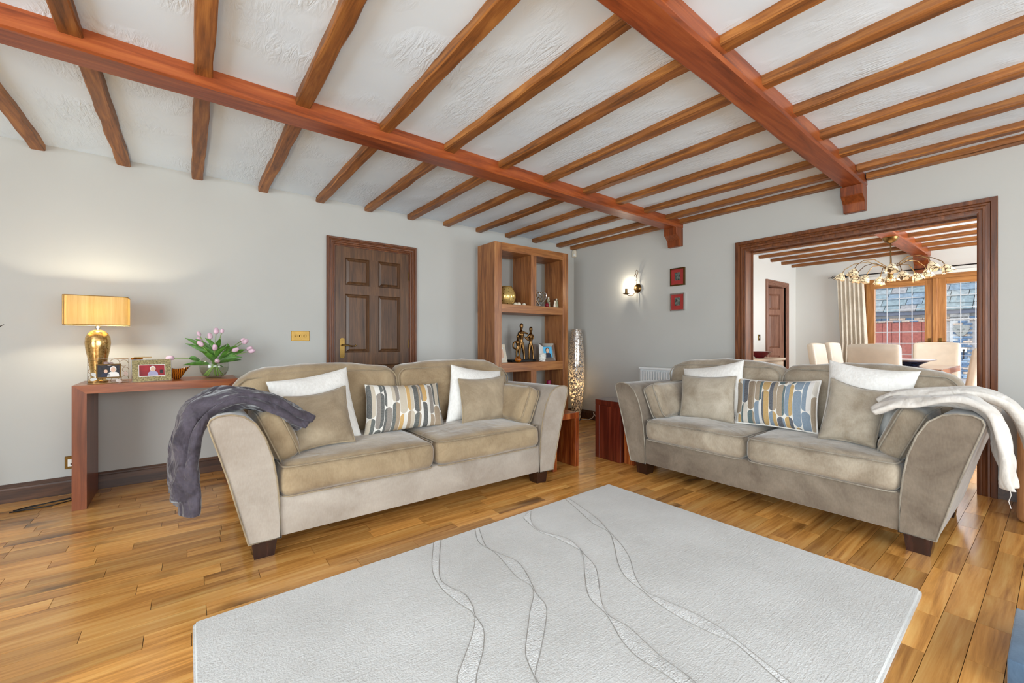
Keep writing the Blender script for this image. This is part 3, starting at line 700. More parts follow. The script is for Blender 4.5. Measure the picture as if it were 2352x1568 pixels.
# patterned fabric of two-tone capsules
def capsules(name, cols, off=0.0, nx=10.5, ny=1.4):
    m = NT(name); uv = m.n('ShaderNodeTexCoord').outputs['UV']; sp = m.n('ShaderNodeSeparateXYZ'); m.l(uv, sp.inputs[0])
    u = m.math('ADD', m.math('MULTIPLY', sp.outputs[0], nx), off); col = m.math('FLOOR', u); lx = m.math('SUBTRACT', m.math('SUBTRACT', u, col), 0.5)
    wn = m.n('ShaderNodeTexWhiteNoise', noise_dimensions='1D'); m.l(col, wn.inputs['W'])
    v = m.math('ADD', m.math('MULTIPLY', sp.outputs[1], ny), m.math('MULTIPLY', wn.outputs['Value'], 3.0)); row = m.math('FLOOR', v); ly = m.math('SUBTRACT', m.math('SUBTRACT', v, row), 0.5)
    asp = (0.30 / ny) / (0.5 / nx)     # cell height over cell width on the cushion
    qy = m.math('MAXIMUM', m.math('SUBTRACT', m.math('MULTIPLY', m.math('ABSOLUTE', ly), asp), asp / 2 - 0.5), 0.0)
    d = m.math('SQRT', m.math('ADD', m.math('MULTIPLY', lx, lx), m.math('MULTIPLY', qy, qy)))
    mask = m.math('LESS_THAN', d, 0.475)
    half = m.math('GREATER_THAN', lx, m.math('SUBTRACT', m.math('MULTIPLY', wn.outputs['Value'], 0.5), 0.25))
    w2 = m.n('ShaderNodeTexWhiteNoise', noise_dimensions='3D'); cb = m.n('ShaderNodeCombineXYZ')
    m.l(col, cb.inputs[0]); m.l(row, cb.inputs[1]); m.l(half, cb.inputs[2]); m.l(cb.outputs[0], w2.inputs['Vector'])
    n = len(cols); c = m.ramp(w2.outputs['Value'], [(i / n, q) for i, q in enumerate(cols)], 'CONSTANT')
    nz = m.noise(m.pos(), 160, 3); c = m.mix(m.math('MULTIPLY', nz, 0.25), c, (0.8, 0.78, 0.74, 1))
    m.col(m.mix(mask, srgb(228, 224, 216), c)); m.set(Roughness=0.85); m.bump(nz, 0.2, 0.003); return m.m
pat1 = capsules('capsule_print_ochre_black', [srgb(46, 48, 46), srgb(196, 150, 66), srgb(150, 126, 96), srgb(218, 212, 202), srgb(120, 110, 100), srgb(226, 222, 214), srgb(60, 66, 62), srgb(190, 176, 154)], 31.0)
pat2 = capsules('capsule_print_navy_ochre', [srgb(40, 48, 66), srgb(182, 144, 70), srgb(150, 130, 104), srgb(214, 210, 206), srgb(36, 76, 82), srgb(106, 128, 148), srgb(208, 200, 188), srgb(120, 96, 66)])

cushion('large white cushion at the left end of the brown sofa', [(0.369, 2.90, 0.83), (0.845, 2.92, 0.899), (0.875, 2.70, 0.47), (0.42, 2.68, 0.475)], M['white'], None, .075, pinch=.06, seed=1)
cushion('taupe piped cushion at the left end of the brown sofa, before the white one', [(0.438, 2.72, 0.75), (0.785, 2.75, 0.79), (0.785, 2.55, 0.482), (0.454, 2.52, 0.47)], M['taupe'], M['pipe'], .07, pinch=.08, seed=2)
cushion('oblong cushion with ochre and black capsule print on the brown sofa', [(0.944, 2.86, 0.781), (1.504, 2.88, 0.758), (1.46, 2.70, 0.475), (0.881, 2.68, 0.475)], pat1, None, .07, pinch=.05, seed=3)
cushion('large white cushion at the right end of the brown sofa', [(1.632, 2.91, 0.891), (2.125, 2.93, 0.82), (2.033, 2.78, 0.47), (1.493, 2.74, 0.475)], M['white'], None, .075, pinch=.06, seed=4)
cushion('taupe piped cushion at the right end of the brown sofa, before the white one', [(1.636, 2.80, 0.783), (2.09, 2.83, 0.784), (2.00, 2.68, 0.47), (1.579, 2.64, 0.475)], M['taupe'], M['pipe'], .07, pinch=.05, seed=5)
cushion('white textured cushion at the left end of the right sofa, behind the taupe one', [(3.41, 2.0, 0.837), (3.43, 1.505, 0.927), (3.25, 1.42, 0.50), (3.25, 1.887, 0.475)], M['white'], None, .07, pinch=.07, seed=6)
cushion('grey-taupe piped cushion at the left end of the right sofa', [(3.3, 1.943, 0.785), (3.3, 1.509, 0.805), (3.15, 1.456, 0.475), (3.15, 1.874, 0.475)], M['taupe2'], M['pipe2'], .07, pinch=.04, seed=7)
cushion('oblong cushion with navy and ochre capsule print on the right sofa', [(3.36, 1.526, 0.786), (3.36, 0.983, 0.806), (3.2, 0.954, 0.48), (3.2, 1.47, 0.475)], pat2, M['white'], .075, pinch=.06, seed=8)
cushion('big white textured cushion at the right end of the right sofa', [(3.40, 0.947, 0.948), (3.42, 0.505, 0.897), (3.22, 0.56, 0.50), (3.22, 0.955, 0.475)], M['white'], None, .08, pinch=.07, seed=9)
cushion('taupe piped cushion at the right end of the right sofa, before the white one', [(3.25, 0.894, 0.837), (3.25, 0.60, 0.775), (3.05, 0.64, 0.474), (3.08, 0.915, 0.475)], M['taupe2'], M['pipe2'], .075, pinch=.08, seed=10)

# throws
tg = thing('fleece_throw', 'dark grey fleece throw draped over the left arm of the brown sofa', 'throw', (.1, 2.58, .28))
obj('fold', strip(NB(), [(.51, 2.555, .64), (.44, 2.555, .695), (.35, 2.56, .752), (.25, 2.565, .79), (.13, 2.57, .795), (.03, 2.575, .748), (-.015, 2.58, .64), (-.025, 2.59, .53), (-.03, 2.60, .43), (-.025, 2.61, .335)], (-.12, 1, 0), .27, .06, .017, 5, 48,
    lambda s: .95 + .35 * max(0, s - .5) / .5, lambda s: 1 + .5 * max(0, s - .5)), M['throw_g'], tg, 180)
obj('fold', strip(NB(), [(.48, 2.55, .62), (.42, 2.55, .665), (.34, 2.55, .722), (.25, 2.555, .758), (.14, 2.56, .762), (.055, 2.565, .72), (.012, 2.57, .63), (0.0, 2.58, .52), (-.005, 2.59, .41), (-.002, 2.60, .27)], (-.12, 1, 0), .30, .055, .016, 12, 48,
    lambda s: .9 + .42 * max(0, s - .5) / .5, lambda s: 1 + .6 * max(0, s - .5)), M['throw_g'], tg, 180)
th = thing('fleece_throw', 'cream fleece throw draped over the right arm of the right sofa', 'throw', (3.1, .25, .4))
obj('fold', strip(NB(), [(3.02, .63, .69), (3.02, .56, .735), (3.03, .46, .755), (3.03, .34, .775), (3.02, .26, .772), (3.0, .20, .715), (2.98, .172, .60), (2.97, .155, .50), (2.965, .15, .42)], (1, .1, 0), .25, .045, .013, 8, 36, lambda s: .9 + .2 * s), M['throw_c'], th, 180)
obj('fold', strip(NB(), [(3.18, .64, .725), (3.2, .57, .765), (3.22, .46, .785), (3.24, .34, .80), (3.25, .25, .80), (3.25, .16, .75), (3.25, .105, .64), (3.25, .085, .54), (3.25, .078, .47)], (1, .1, 0), .19, .05, .009, 9, 36), M['throw_c'], th, 180)
obj('loose_thread', tube(NB(), [(2.93, .145, .42), (2.93, .14, .38), (2.932, .147, .35), (2.93, .14, .32)], .0015, 5), M['throw_c'], th)

# ------------------------------------------------------------------ rug
def rugmat(name, lo, hi, b):
    m = NT(name); p = m.pos()
    a = m.noise(p, 2.2, 5, 0.6); g = m.noise(m.mapping(p, (14, 120, 1), rot=(0, 0, 0.12)), 1.0, 4, 0.6, 0.6); f = m.noise(p, 160, 3)
    k = m.math('ADD', m.math('MULTIPLY', a, 0.6), m.math('ADD', m.math('MULTIPLY', g, 0.25), m.math('MULTIPLY', f, 0.15)))
    m.col(m.ramp(k, [(0.36, lo), (0.62, hi)])); m.set(Roughness=0.95); m.b.inputs['Sheen Weight'].default_value = 0.3
    m.bump(m.math('ADD', g, m.math('MULTIPLY', f, 1.2)), b, 0.006); return m.m
rm = rugmat('rug_wool', srgb(192, 190, 186), srgb(212, 211, 208), 0.5)
rb = rugmat('rug_viscose_band', srgb(196, 194, 190), srgb(236, 235, 233), 1.0)
rl = plain('rug_groove_shade', srgb(148, 144, 138), 0.95)  # darker grey paints the shade of carved grooves onto thin raised lines
rug = thing('area_rug', 'pale silver-grey rug with wavy carved bands, on the wooden floor', 'rug', (1.24, 1.18, 0))
bm = NB(); pts = rrect(.015, 2.465, .36, 2.04, .018, 0, 4); prism(bm, [(p.x, p.y) for p in pts], 2, 0.0005, .022)
te = [e for e in bm.edges if all(v.co.z > .02 for v in e.verts)]; bmesh.ops.bevel(bm, geom=te, offset=.009, segments=3, affect='EDGES')
for v in bm.verts: v.co.y += .024 * (v.co.x - 2.46)
obj('pile', bm, rm, rug, 40)
BANDS = [([(1.018, 1.997), (0.894, 1.767), (0.856, 1.613), (0.86, 1.48), (0.871, 1.373), (0.809, 1.287), (0.712, 1.193), (0.659, 1.135), (.56, .95), (.42, .7), (.3, .36)], [(1.061, 2.0), (0.899, 1.71), (0.884, 1.607), (0.91, 1.512), (0.896, 1.425), (0.871, 1.367), (0.855, 1.285), (0.799, 1.202), (0.747, 1.148), (0.703, 1.098), (.6, .93), (.44, .7), (.36, .36)]),
    ([(1.275, 2.0), (1.206, 1.853), (1.208, 1.699), (1.164, 1.489), (1.16, 1.364), (1.05, 1.254), (0.919, 1.12), (0.885, 1.07), (0.853, 0.987), (.78, .8), (.72, .6), (.66, .36)], [(1.299, 2.0), (1.213, 1.802), (1.218, 1.712), (1.244, 1.591), (1.217, 1.483), (1.168, 1.373), (1.148, 1.329), (1.127, 1.248), (1.06, 1.174), (0.937, 1.067), (0.879, 1.021), (0.855, 0.985), (.82, .8), (.76, .6), (.68, .36)]),
    ([(1.582, 1.951), (1.538, 1.765), (1.557, 1.644), (1.562, 1.507), (1.548, 1.44), (1.409, 1.3), (1.307, 1.182), (1.279, 1.076), (1.252, 1.019), (1.21, 0.946), (1.186, 0.87), (1.186, 0.803), (1.19, 0.725), (1.15, .55), (1.08, .36)], [(1.683, 2.0), (1.573, 1.866), (1.546, 1.759), (1.602, 1.61), (1.576, 1.496), (1.551, 1.437), (1.511, 1.334), (1.445, 1.255), (1.344, 1.153), (1.28, 1.068), (1.283, 0.971), (1.264, 0.883), (1.247, 0.804), (1.237, 0.688), (1.18, .55), (1.12, .36)]),
    ([(1.987, 2.0), (1.943, 1.875), (1.854, 1.65), (1.838, 1.521), (1.748, 1.412), (1.612, 1.276), (1.544, 1.179), (1.515, 1.068), (1.493, 0.994), (1.482, 0.881), (1.492, 0.764), (1.51, 0.705), (1.486, 0.63), (1.45, 0.538), (1.38, .36)], [(2.015, 2.0), (1.98, 1.865), (1.916, 1.664), (1.846, 1.528), (1.777, 1.39), (1.695, 1.274), (1.587, 1.164), (1.524, 1.069), (1.531, 0.987), (1.548, 0.883), (1.548, 0.78), (1.533, 0.709), (1.5, 0.609), (1.469, 0.511), (1.4, .36)])]
def smooth_by_y(pts, n=90):
    """resample the polyline by arc length with a little smoothing"""
    P = [Vector((x, y, 0)) for x, y in pts]; out = []
    for i in range(len(P) - 1):
        p0, p1, p2, p3 = P[max(i - 1, 0)], P[i], P[i + 1], P[min(i + 2, len(P) - 1)]
        for k in range(10):
            t = k / 10; out.append(0.5 * ((2 * p1) + (p2 - p0) * t + (2 * p0 - 5 * p1 + 4 * p2 - p3) * t * t + (3 * p1 - p0 - 3 * p2 + p3) * t ** 3))
    out.append(P[-1]); L = [0.0]
    for a, b in zip(out, out[1:]): L.append(L[-1] + (b - a).length)
    res = []; j = 0
    for i in range(n + 1):
        s = L[-1] * i / n
        while j < len(L) - 2 and L[j + 1] < s: j += 1
        f = (s - L[j]) / max(1e-9, L[j + 1] - L[j]); res.append(out[j].lerp(out[j + 1], f))
    return res
for a, b in BANDS:
    A, B = smooth_by_y(a), smooth_by_y(b); bm = NB()
    va = [bm.verts.new((p.x, p.y, .0228)) for p in A]; vb = [bm.verts.new((p.x, p.y, .0228)) for p in B]
    vm = [bm.verts.new(((p.x + q.x) / 2, (p.y + q.y) / 2, .0228 + min(.003, (p - q).length * .06))) for p, q in zip(A, B)]
    for i in range(len(A) - 1):
        bm.faces.new((va[i], vm[i], vm[i + 1], va[i + 1])); bm.faces.new((vm[i], vb[i], vb[i + 1], vm[i + 1]))
    band = obj('carved_band', bm, rb, rug, 180)
    for E_ in (A, B): obj('groove_shade_line', tube(NB(), [(p.x, p.y, .0222) for p in E_], .0017, 5), rl, band)

# ------------------------------------------------------------------ console table and what stands on it
ct = thing('console_table', 'slim red-brown wooden console table against the back wall', 'table', (-.14, 4.02, 0))
bm = NB(); hexa(bm, [(-.58, 3.8, .735), (.30, 3.8, .735), (.30, 4.235, .735), (-.58, 4.235, .735), (-.58, 3.8, .79), (.30, 3.8, .79), (.30, 4.235, .79), (-.58, 4.235, .79)])
for v in bm.verts:
    if v.co.z < .76: v.co.x += .068 if v.co.x < 0 else -.068
obj('top', bm, M['console'], ct)
for x0, x1, m0, m1 in ((-.58, -.512, 0, 1), (.232, .30, 1, 0)):
    hi = [.7895 if m0 == 0 else .735, .7895 if m1 == 0 else .735]
    obj('leg', hexa(NB(), [(x0, 3.801, 0), (x1, 3.801, 0), (x1, 4.234, 0), (x0, 4.234, 0), (x0, 3.801, hi[0]), (x1, 3.801, hi[1]), (x1, 4.234, hi[1]), (x0, 4.234, hi[0])]), M['console_z'], ct)
# table lamp
LX, LY = -.487, 4.02
tl = thing('table_lamp', 'table lamp with gold glass base and wide mustard shade on the console', 'lamp', (LX, LY, .79))
m = NT('mercury_gold_glass'); p = m.pos(); f = m.noise(p, 60, 6, 0.7, 0.8)
m.col(m.ramp(f, [(0.36, srgb(150, 112, 60)), (0.5, srgb(214, 174, 106)), (0.7, srgb(236, 210, 156))])); m.set(Metallic=0.8, Roughness=0.16); m.bump(f, 0.15, 0.002)
obj('base', lathe(NB(), [(.0, 0), (.052, 0), (.054, .012), (.042, .02), (.037, .035), (.038, .07), (.044, .12), (.054, .18), (.062, .23), (.066, .27), (.063, .305), (.052, .335), (.034, .352), (.014, .36), (.0, .362)], LX, LY, 32, z=.79), m.m, tl, 60)
obj('neck', lathe(NB(), [(0, 0), (.011, 0), (.011, .01), (.015, .012), (.015, .022), (.01, .025), (.01, .05), (0, .05)], LX, LY, 16, z=1.15), M['chrome'], tl, 40)
m = NT('mustard_silk_shade'); p = m.pos(); f = m.noise(m.mapping(p, (60, 60, 3)), 1.0, 4, 0.6); cc = m.ramp(f, [(0.3, srgb(222, 198, 142)), (0.7, srgb(240, 220, 172))])
df = m.n('ShaderNodeBsdfDiffuse'); ts = m.n('ShaderNodeBsdfTranslucent'); mx = m.n('ShaderNodeMixShader'); mx.inputs[0].default_value = 0.5
m.l(cc, df.inputs[0]); m.l(cc, ts.inputs[0]); m.l(df.outputs[0], mx.inputs[1]); m.l(ts.outputs[0], mx.inputs[2]); m.l(mx.outputs[0], m.out.inputs[0]); shade_m = m.m
bm = NB(); ro = rrect(LX - .158, LX + .158, LY - .095, LY + .095, .03, 0, 5); ri = rrect(LX - .155, LX + .155, LY - .092, LY + .092, .028, 0, 5)
rows = []
for L_, z in ((ro, 1.18), (ro, 1.375), (ri, 1.375), (ri, 1.18)): rows.append([bm.verts.new((q.x, q.y, z)) for q in L_])
for a, b in zip(rows, rows[1:] + rows[:1]):
    for i in range(len(ro)): j = (i + 1) % len(ro); bm.faces.new((a[i], a[j], b[j], b[i]))
sh = obj('shade', bm, shade_m, tl, 40)
gold = plain('shade_trim', srgb(150, 112, 50), 0.6)
for z in (1.181, 1.374): obj('trim', tube(NB(), [(q.x, q.y, z) for q in ro], .0025, 5, True), gold, sh)
obj('seam', bx(LX - .1605, LX - .158, LY - .066, LY - .06, 1.182, 1.373), gold, sh)
obj('seam', bx(LX - .150, LX - .146, LY - .0965, LY - .0945, 1.182, 1.373), gold, sh)
obj('bulb', lathe(NB(), [(0, 0), (.012, .005), (.028, .045), (.024, .07), (0, .085)], LX, LY, 16, z=1.215), emit('lamp_bulb', (1, .86, .6, 1), 16), tl, 180)
def point(name, loc, e, col, rad=0.03):
    d = bpy.data.lights.new(name, 'POINT'); d.energy = e; d.color = col; d.shadow_soft_size = rad
    o = bpy.data.objects.new(name, d); COL.objects.link(o); o.location = loc; return o
point('table_lamp_light', (LX, LY, 1.275), 15, (1.0, .90, .70), .02)
# picture frames: pose helper = a leaning board, local x width, local z height, front towards -y
def lean(x, y, z, yaw, tilt): return Matrix.Translation((x, y, z)) @ Matrix.Rotation(R(yaw), 4, 'Z') @ Matrix.Rotation(R(-tilt), 4, 'X')
def bar_frame(bm, w, h, b, d, y0=0.0):
    box(bm, -w / 2, w / 2, y0, y0 + d, 0, b); box(bm, -w / 2, w / 2, y0, y0 + d, h - b, h); box(bm, -w / 2, -w / 2 + b, y0, y0 + d, b, h - b); box(bm, w / 2 - b, w / 2, y0, y0 + d, b, h - b); return bm
def bust(parent, T, cx, z0, s, body, hair, skin=None, y=-.003, white=False):
    """flat printed figure: shoulders, head and hair"""
    b = NB(); prism(b, [(cx - s * .5, z0), (cx + s * .5, z0), (cx + s * .46, z0 + s * .35), (cx + s * .25, z0 + s * .55), (cx - s * .25, z0 + s * .55), (cx - s * .46, z0 + s * .35)], 1, y - .0004, y)
    obj('print', b, body, parent, T=T)
    obj('print', disc(NB(), (cx, y - .0005, z0 + s * .86), (0, -1, 0), s * .27, s * .34), hair, parent, T=T)
    obj('print', disc(NB(), (cx, y - .0012, z0 + s * .80), (0, -1, 0), s * .20, s * .27), skin or M['skin'], parent, T=T)
T = lean(-.418, 3.875, .792, 6, 14)
f1 = thing('photo_frame', 'open wirework photo frame with leaf scrolls and a photo of two people, on the console', 'photo frame', (-.418, 3.875, .79))
bm = NB(); w_, h_ = .20, .165
tube(bm, [(-w_ / 2, 0, 0), (w_ / 2, 0, 0), (w_ / 2, 0, h_), (-w_ / 2, 0, h_)], .003, 6, True); obj('wire_border', bm, M['chrome'], f1, T=T)
bm = NB()
for cx, cz, r in ((-.075, .135, .024), (-.03, .14, .022), (.03, .14, .024), (.075, .135, .022), (-.08, .085, .018), (-.082, .04, .016), (-.03, .02, .018), (.03, .018, .02), (.08, .03, .018), (.083, .09, .016)):
    tube(bm, [(cx + r * math.cos(a), 0, cz + r * math.sin(a)) for a in [5.2 * k / 12 for k in range(13)]], .0014, 5)
obj('scrolls', bm, M['old_brass'], f1, T=T)
for cx, cz, a in ((-.01, .135, .3), (.008, .13, -.5), (-.07, .06, .8), (-.072, .03, -.3), (.05, .012, .5), (.085, .06, 1.2)):
    obj('leaf', disc(NB(), (cx, -.002, cz), (0, -1, 0), .017, .011, 12, up=(math.sin(a), 0, math.cos(a))), M['chrome'], f1, T=T)
obj('inner_frame', bar_frame(NB(), .122, .096, .007, .006, -.004), M['old_brass'], f1, T=T @ Matrix.Translation((0, 0, .034)))
TT = T @ Matrix.Translation((0, 0, .034)); ph = obj('photo', bx(-.055, .055, -.001, .001, .006, .09), M['photo_dark'], f1, T=TT)
bust(f1, TT, .022, .008, .06, M['paper'], M['whitehair']); bust(f1, TT, -.014, .01, .045, M['darkblue'], M['hair'])
T = lean(-.196, 3.885, .792, 8, 16)
f2 = thing('photo_frame', 'wide glittery gold photo frame with a red portrait photo, on the console', 'photo frame', (-.196, 3.885, .79))
obj('frame', bar_frame(NB(), .212, .155, .034, .012), M['goldframe'], f2, T=T); obj('mount', bx(-.074, .074, .002, .01, .034, .122), M['paper'], f2, T=T)
obj('rim', bar_frame(NB(), .216, .159, .003, .014, -.001), M['chrome'], f2, T=T @ Matrix.Translation((0, 0, -.002)))
obj('photo', bx(-.068, .068, 0, .002, .04, .116), M['photo_red'], f2, T=T)
bust(f2, T, .004, .04, .058, M['lilac'], M['whitehair'], y=-.001); obj('print', bx(.042, .06, -.0015, 0, .055, .08), M['photo_dark'], f2, T=T)
obj('stand', bx(-.03, .03, .012, .06, 0.005, .02), M['black'], f2, T=T)
# amber glass pieces
amber = glassy('amber_glass', (0.75, 0.30, 0.05, 1), 0.2); amberp = plain('amber_striped_glass', srgb(150, 84, 20), 0.12, var=0.5, nscale=40)
ah = thing('amber_holder', 'amber glass hourglass candle holder between the two photo frames', 'candle holder', (-.285, 4.0, .79))
obj('body', lathe(NB(), [(0, 0), (.03, 0), (.026, .03), (.012, .07), (.01, .085), (.014, .10), (.03, .15), (.034, .165), (.03, .165), (.01, .105), (0, .1)], -.285, 4.0, 20, z=.79), amberp, ah, 60)
obj('rim', bx(-.30, -.205, 3.985, 4.015, .955, .96), M['old_brass'], ah)
m = NT('amber_bowl_glass'); p = m.pos(); wv = m.n('ShaderNodeTexWave'); wv.inputs['Scale'].default_value = 28; wv.inputs['Distortion'].default_value = 3; m.l(p, wv.inputs[0])
m.col(m.ramp(wv.outputs['Fac'], [(0.35, srgb(44, 18, 10)), (0.6, srgb(196, 116, 30))])); m.set(Roughness=0.1)
bm = lathe(NB(), [(0, 0), (.02, 0), (.024, .006), (.04, .03), (.05, .06), (.056, .085), (.053, .085), (.046, .058), (.036, .03), (.0, .012)], -.065, 4.03, 28, z=.79)
for v in bm.verts:
    a = math.atan2(v.co.y - 4.03, v.co.x + .065); k = max(0, (v.co.z - .83) / .05); v.co.x += .03 * k * max(0, math.cos(a)); v.co.z += .012 * k * math.cos(2 * a)
obj('glass_bowl', bm, m.m, None, 60, 'small flared amber and black glass bowl on the console', 'bowl')
# vase with tulips
VX, VY = .165, 4.03
vz = thing('glass_vase', 'round clear glass vase half filled with water on the console', 'vase', (VX, VY, .79))
prof = [(0, 0), (.05, 0), (.075, .02), (.092, .05), (.097, .085), (.092, .12), (.078, .148), (.066, .16)]
obj('bowl', lathe(NB(), prof + [(.064, .159), (.076, .146), (.089, .118), (.094, .085), (.089, .052), (.073, .023), (.048, .006), (0, .006)], VX, VY, 36, z=.79), M['vase'], vz, 60)
obj('water', lathe(NB(), [(0, .007), (.047, .007), (.072, .024), (.088, .053), (.0925, .08), (0, .08)], VX, VY, 36, z=.79), M['water'], vz, 60)
TLAB = ['drooping pale pink tulip reaching furthest left over the amber bowl', 'closed tulip bud with dark tips at the upper left of the bunch', 'pink tulip at the left of the bunch below the dark-tipped bud', 'pale tulip at the top left of the middle of the bunch', 'pink tulip at the top of the bunch beside the tallest leaf', 'tallest tulip bud at the top of the bunch', 'pink tulip facing forward in the centre of the bunch', 'pale tulip facing forward right of the centre', 'mauve tulip at the upper right of the bunch', 'peach tulip near the right end of the bunch', 'mauve tulip reaching furthest right', 'lowest pink tulip hanging before the vase neck', 'small peach tulip behind the left of the bunch', 'small tulip bud at the upper right of the bunch']
TULIPS = [(-.245, 0.0, .155, 1), (-.09, .02, .285, 0), (-.075, -.02, .215, 1), (-.025, .03, .265, 1), (.01, .0, .30, 1), (.045, -.01, .305, 0), (.0, -.06, .19, 1), (.115, -.03, .18, 1), (.185, .0, .235, 1), (.215, .03, .19, 1), (.225, -.02, .175, 1), (.01, -.10, .135, 1), (-.08, .05, .24, 1), (.18, .05, .25, 0)]
for i, (dx, dy, h, full) in enumerate(TULIPS):
    rg = random.Random(50 + i)
    h = h * 1.13 if h > .17 else h; top = Vector((VX + dx, VY + dy, .79 + h)); foot = Vector((VX - dx * .25 + rg.uniform(-.03, .03), VY + rg.uniform(-.03, .03), .802)); mid = Vector((VX + dx * .12, VY + dy * .2 - .005, .95))
    pts = []
    for k in range(11):
        t = k / 10; pts.append(foot * (1 - t) ** 2 + mid * 2 * t * (1 - t) + top * t * t)
    tu = thing('tulip', TLAB[i], 'tulip', foot, 'tulips in the glass vase')
    obj('stem', tube(NB(), pts, .0032, 6), M['stem'], tu, 180)
    d = (pts[-1] - pts[-3]).normalized(); q = Vector((0, 0, 1)).rotation_difference(d).to_matrix().to_4x4()
    s = 1.15 if full else .85
    bl = lathe(NB(), [(0, -.002), (.008, 0), (.0135, .008), (.0155, .018), (.014, .03), (.009, .04), (.0, .044)], 0, 0, 12)
    for v in bl.verts:
        a = math.atan2(v.co.y, v.co.x); v.co.x *= 1 + .10 * math.cos(3 * a); v.co.y *= 1 + .10 * math.cos(3 * a)
    obj('bloom', bl, M['petal'], tu, 180, T=Matrix.Translation(top) @ q @ Matrix.Diagonal((s, s, s, 1)))
    for li in range(2):
        a = rg.uniform(0, 6.28); t0 = .45 + .2 * li; st = pts[int(t0 * 10)]; L_ = rg.uniform(.12, .18)
        out = (Vector((math.cos(a), math.sin(a) * .6, 0)) * .35 + d * .9 + Vector((0, 0, .25))).normalized(); side = out.cross(Vector((rg.uniform(-.3, .3), 1, .2))).normalized()
        bm = NB(); A, B, C = [], [], []
        for k in range(9):
            t = k / 8; p = st + out * L_ * t + Vector((math.cos(a) * .05, math.sin(a) * .03, -.035)) * t * t; w = .017 * math.sin(math.pi * min(1, t * .86 + .12)) ** .8
            nn = side.cross(out).normalized()
            A.append(bm.verts.new(p + side * w)); B.append(bm.verts.new(p - nn * w * .35)); C.append(bm.verts.new(p - side * w))
        for k in range(8):
            bm.faces.new((A[k], B[k], B[k + 1], A[k + 1])); bm.faces.new((B[k], C[k], C[k + 1], B[k + 1]))
        obj('leaf', bm, M['green'], tu, 180)
# ------------------------------------------------------------------ bookcase
bc = thing('open_bookcase', 'tall chunky brown wooden open-backed bookcase in the corner', 'bookcase', (3.27, 4.0, 0))
BX0, BX1, BY0, BY1, BT = 2.70, 3.845, 3.83, 4.18, 2.185
for a, b in ((BX0, BX0 + .095), (BX1 - .095, BX1)): obj('side_panel', bx(a, b, BY0, BY1, 0, BT, bev=.003), M['book_z'], bc)
obj('top', bx(BX0 + .095, BX1 - .095, BY0 + .001, BY1 - .001, BT - .092, BT - .0005), M['book_x'], bc)
for z0, z1 in ((1.40, 1.495), (.722, .825), (.05, .145)): obj('shelf', bx(BX0 + .095, BX1 - .095, BY0 + .001, BY1 - .001, z0, z1, bev=.002), M['book_x'], bc)
for z0, z1 in ((1.495, BT - .092), (.145, .722)): obj('divider', bx(3.225, 3.31, BY0 + .002, BY1 - .002, z0, z1), M['book_z'], bc)
S1, S2 = 1.495, .825
m = NT('spotted_gold_glass'); p = m.pos(); vo = m.n('ShaderNodeTexVoronoi'); vo.inputs['Scale'].default_value = 42; m.l(p, vo.inputs['Vector'])
m.col(m.ramp(vo.outputs['Distance'], [(0.18, srgb(70, 50, 20)), (0.26, srgb(214, 184, 112))])); m.set(Metallic=0.6, Roughness=0.22)
obj('gold_vase', lathe(NB(), [(0, 0), (.07, 0), (.098, .03), (.118, .09), (.112, .14), (.088, .19), (.07, .22), (.065, .22), (.083, .187), (.104, .14), (0, .1)], 2.965, 3.98, 32, z=S1), m.m, None, 60, 'round spotted gold glass vase on the upper shelf of the bookcase', 'vase')
for i, (x, r, lab) in enumerate(((3.045, .026, 'left'), (3.095, .030, 'middle'), (3.175, .026, 'right'))):
    obj('pebble_ornament', lathe(NB(), [(0, 0), (r, 0), (r * 1.02, r * .25), (r * .8, r * .8), (r * .4, r * 1.15), (0, r * 1.25)], x, 3.90, 14, z=S1), M['cream'], None, 180, 'small cream domed ornament on the upper shelf, %s one of three' % lab, 'ornament', 'domed ornaments on the upper shelf')
# heart ornament
def heart(t, s): return (s * .0625 * 16 * math.sin(t) ** 3, s * .0625 * (13 * math.cos(t) - 5 * math.cos(2 * t) - 2 * math.cos(3 * t) - math.cos(4 * t)))
ho = thing('heart_ornament', 'silver openwork heart ornament on the upper shelf of the bookcase', 'ornament', (3.48, 3.95, S1))
obj('outline', tube(NB(), [(3.47 + heart(2 * math.pi * k / 40, .105)[0], 3.95, S1 + .118 + heart(2 * math.pi * k / 40, .105)[1]) for k in range(40)], .008, 8, True), M['chrome'], ho, 180)
for cx, cz, s, r in ((3.44, .15, .03, .2), (3.50, .16, .032, -.3), (3.45, .09, .028, .1), (3.50, .10, .03, .4)):
    obj('leaf_scroll', tube(NB(), [(cx + s * math.cos(a) * .8 + r * s * math.sin(a), 3.95, S1 + cz + s * math.sin(a)) for a in [2 * math.pi * k / 18 for k in range(18)]], .004, 6, True), M['old_brass'], ho, 180)
obj('bud_vase', lathe(NB(), [(0, 0), (.018, 0), (.026, .02), (.024, .035), (.009, .048), (.008, .06), (.005, .06), (.005, .045), (0, .03)], 3.515, 3.87, 16, z=S1), M['redglass'], None, 60, 'tiny red glass bud vase before the heart ornament', 'vase')
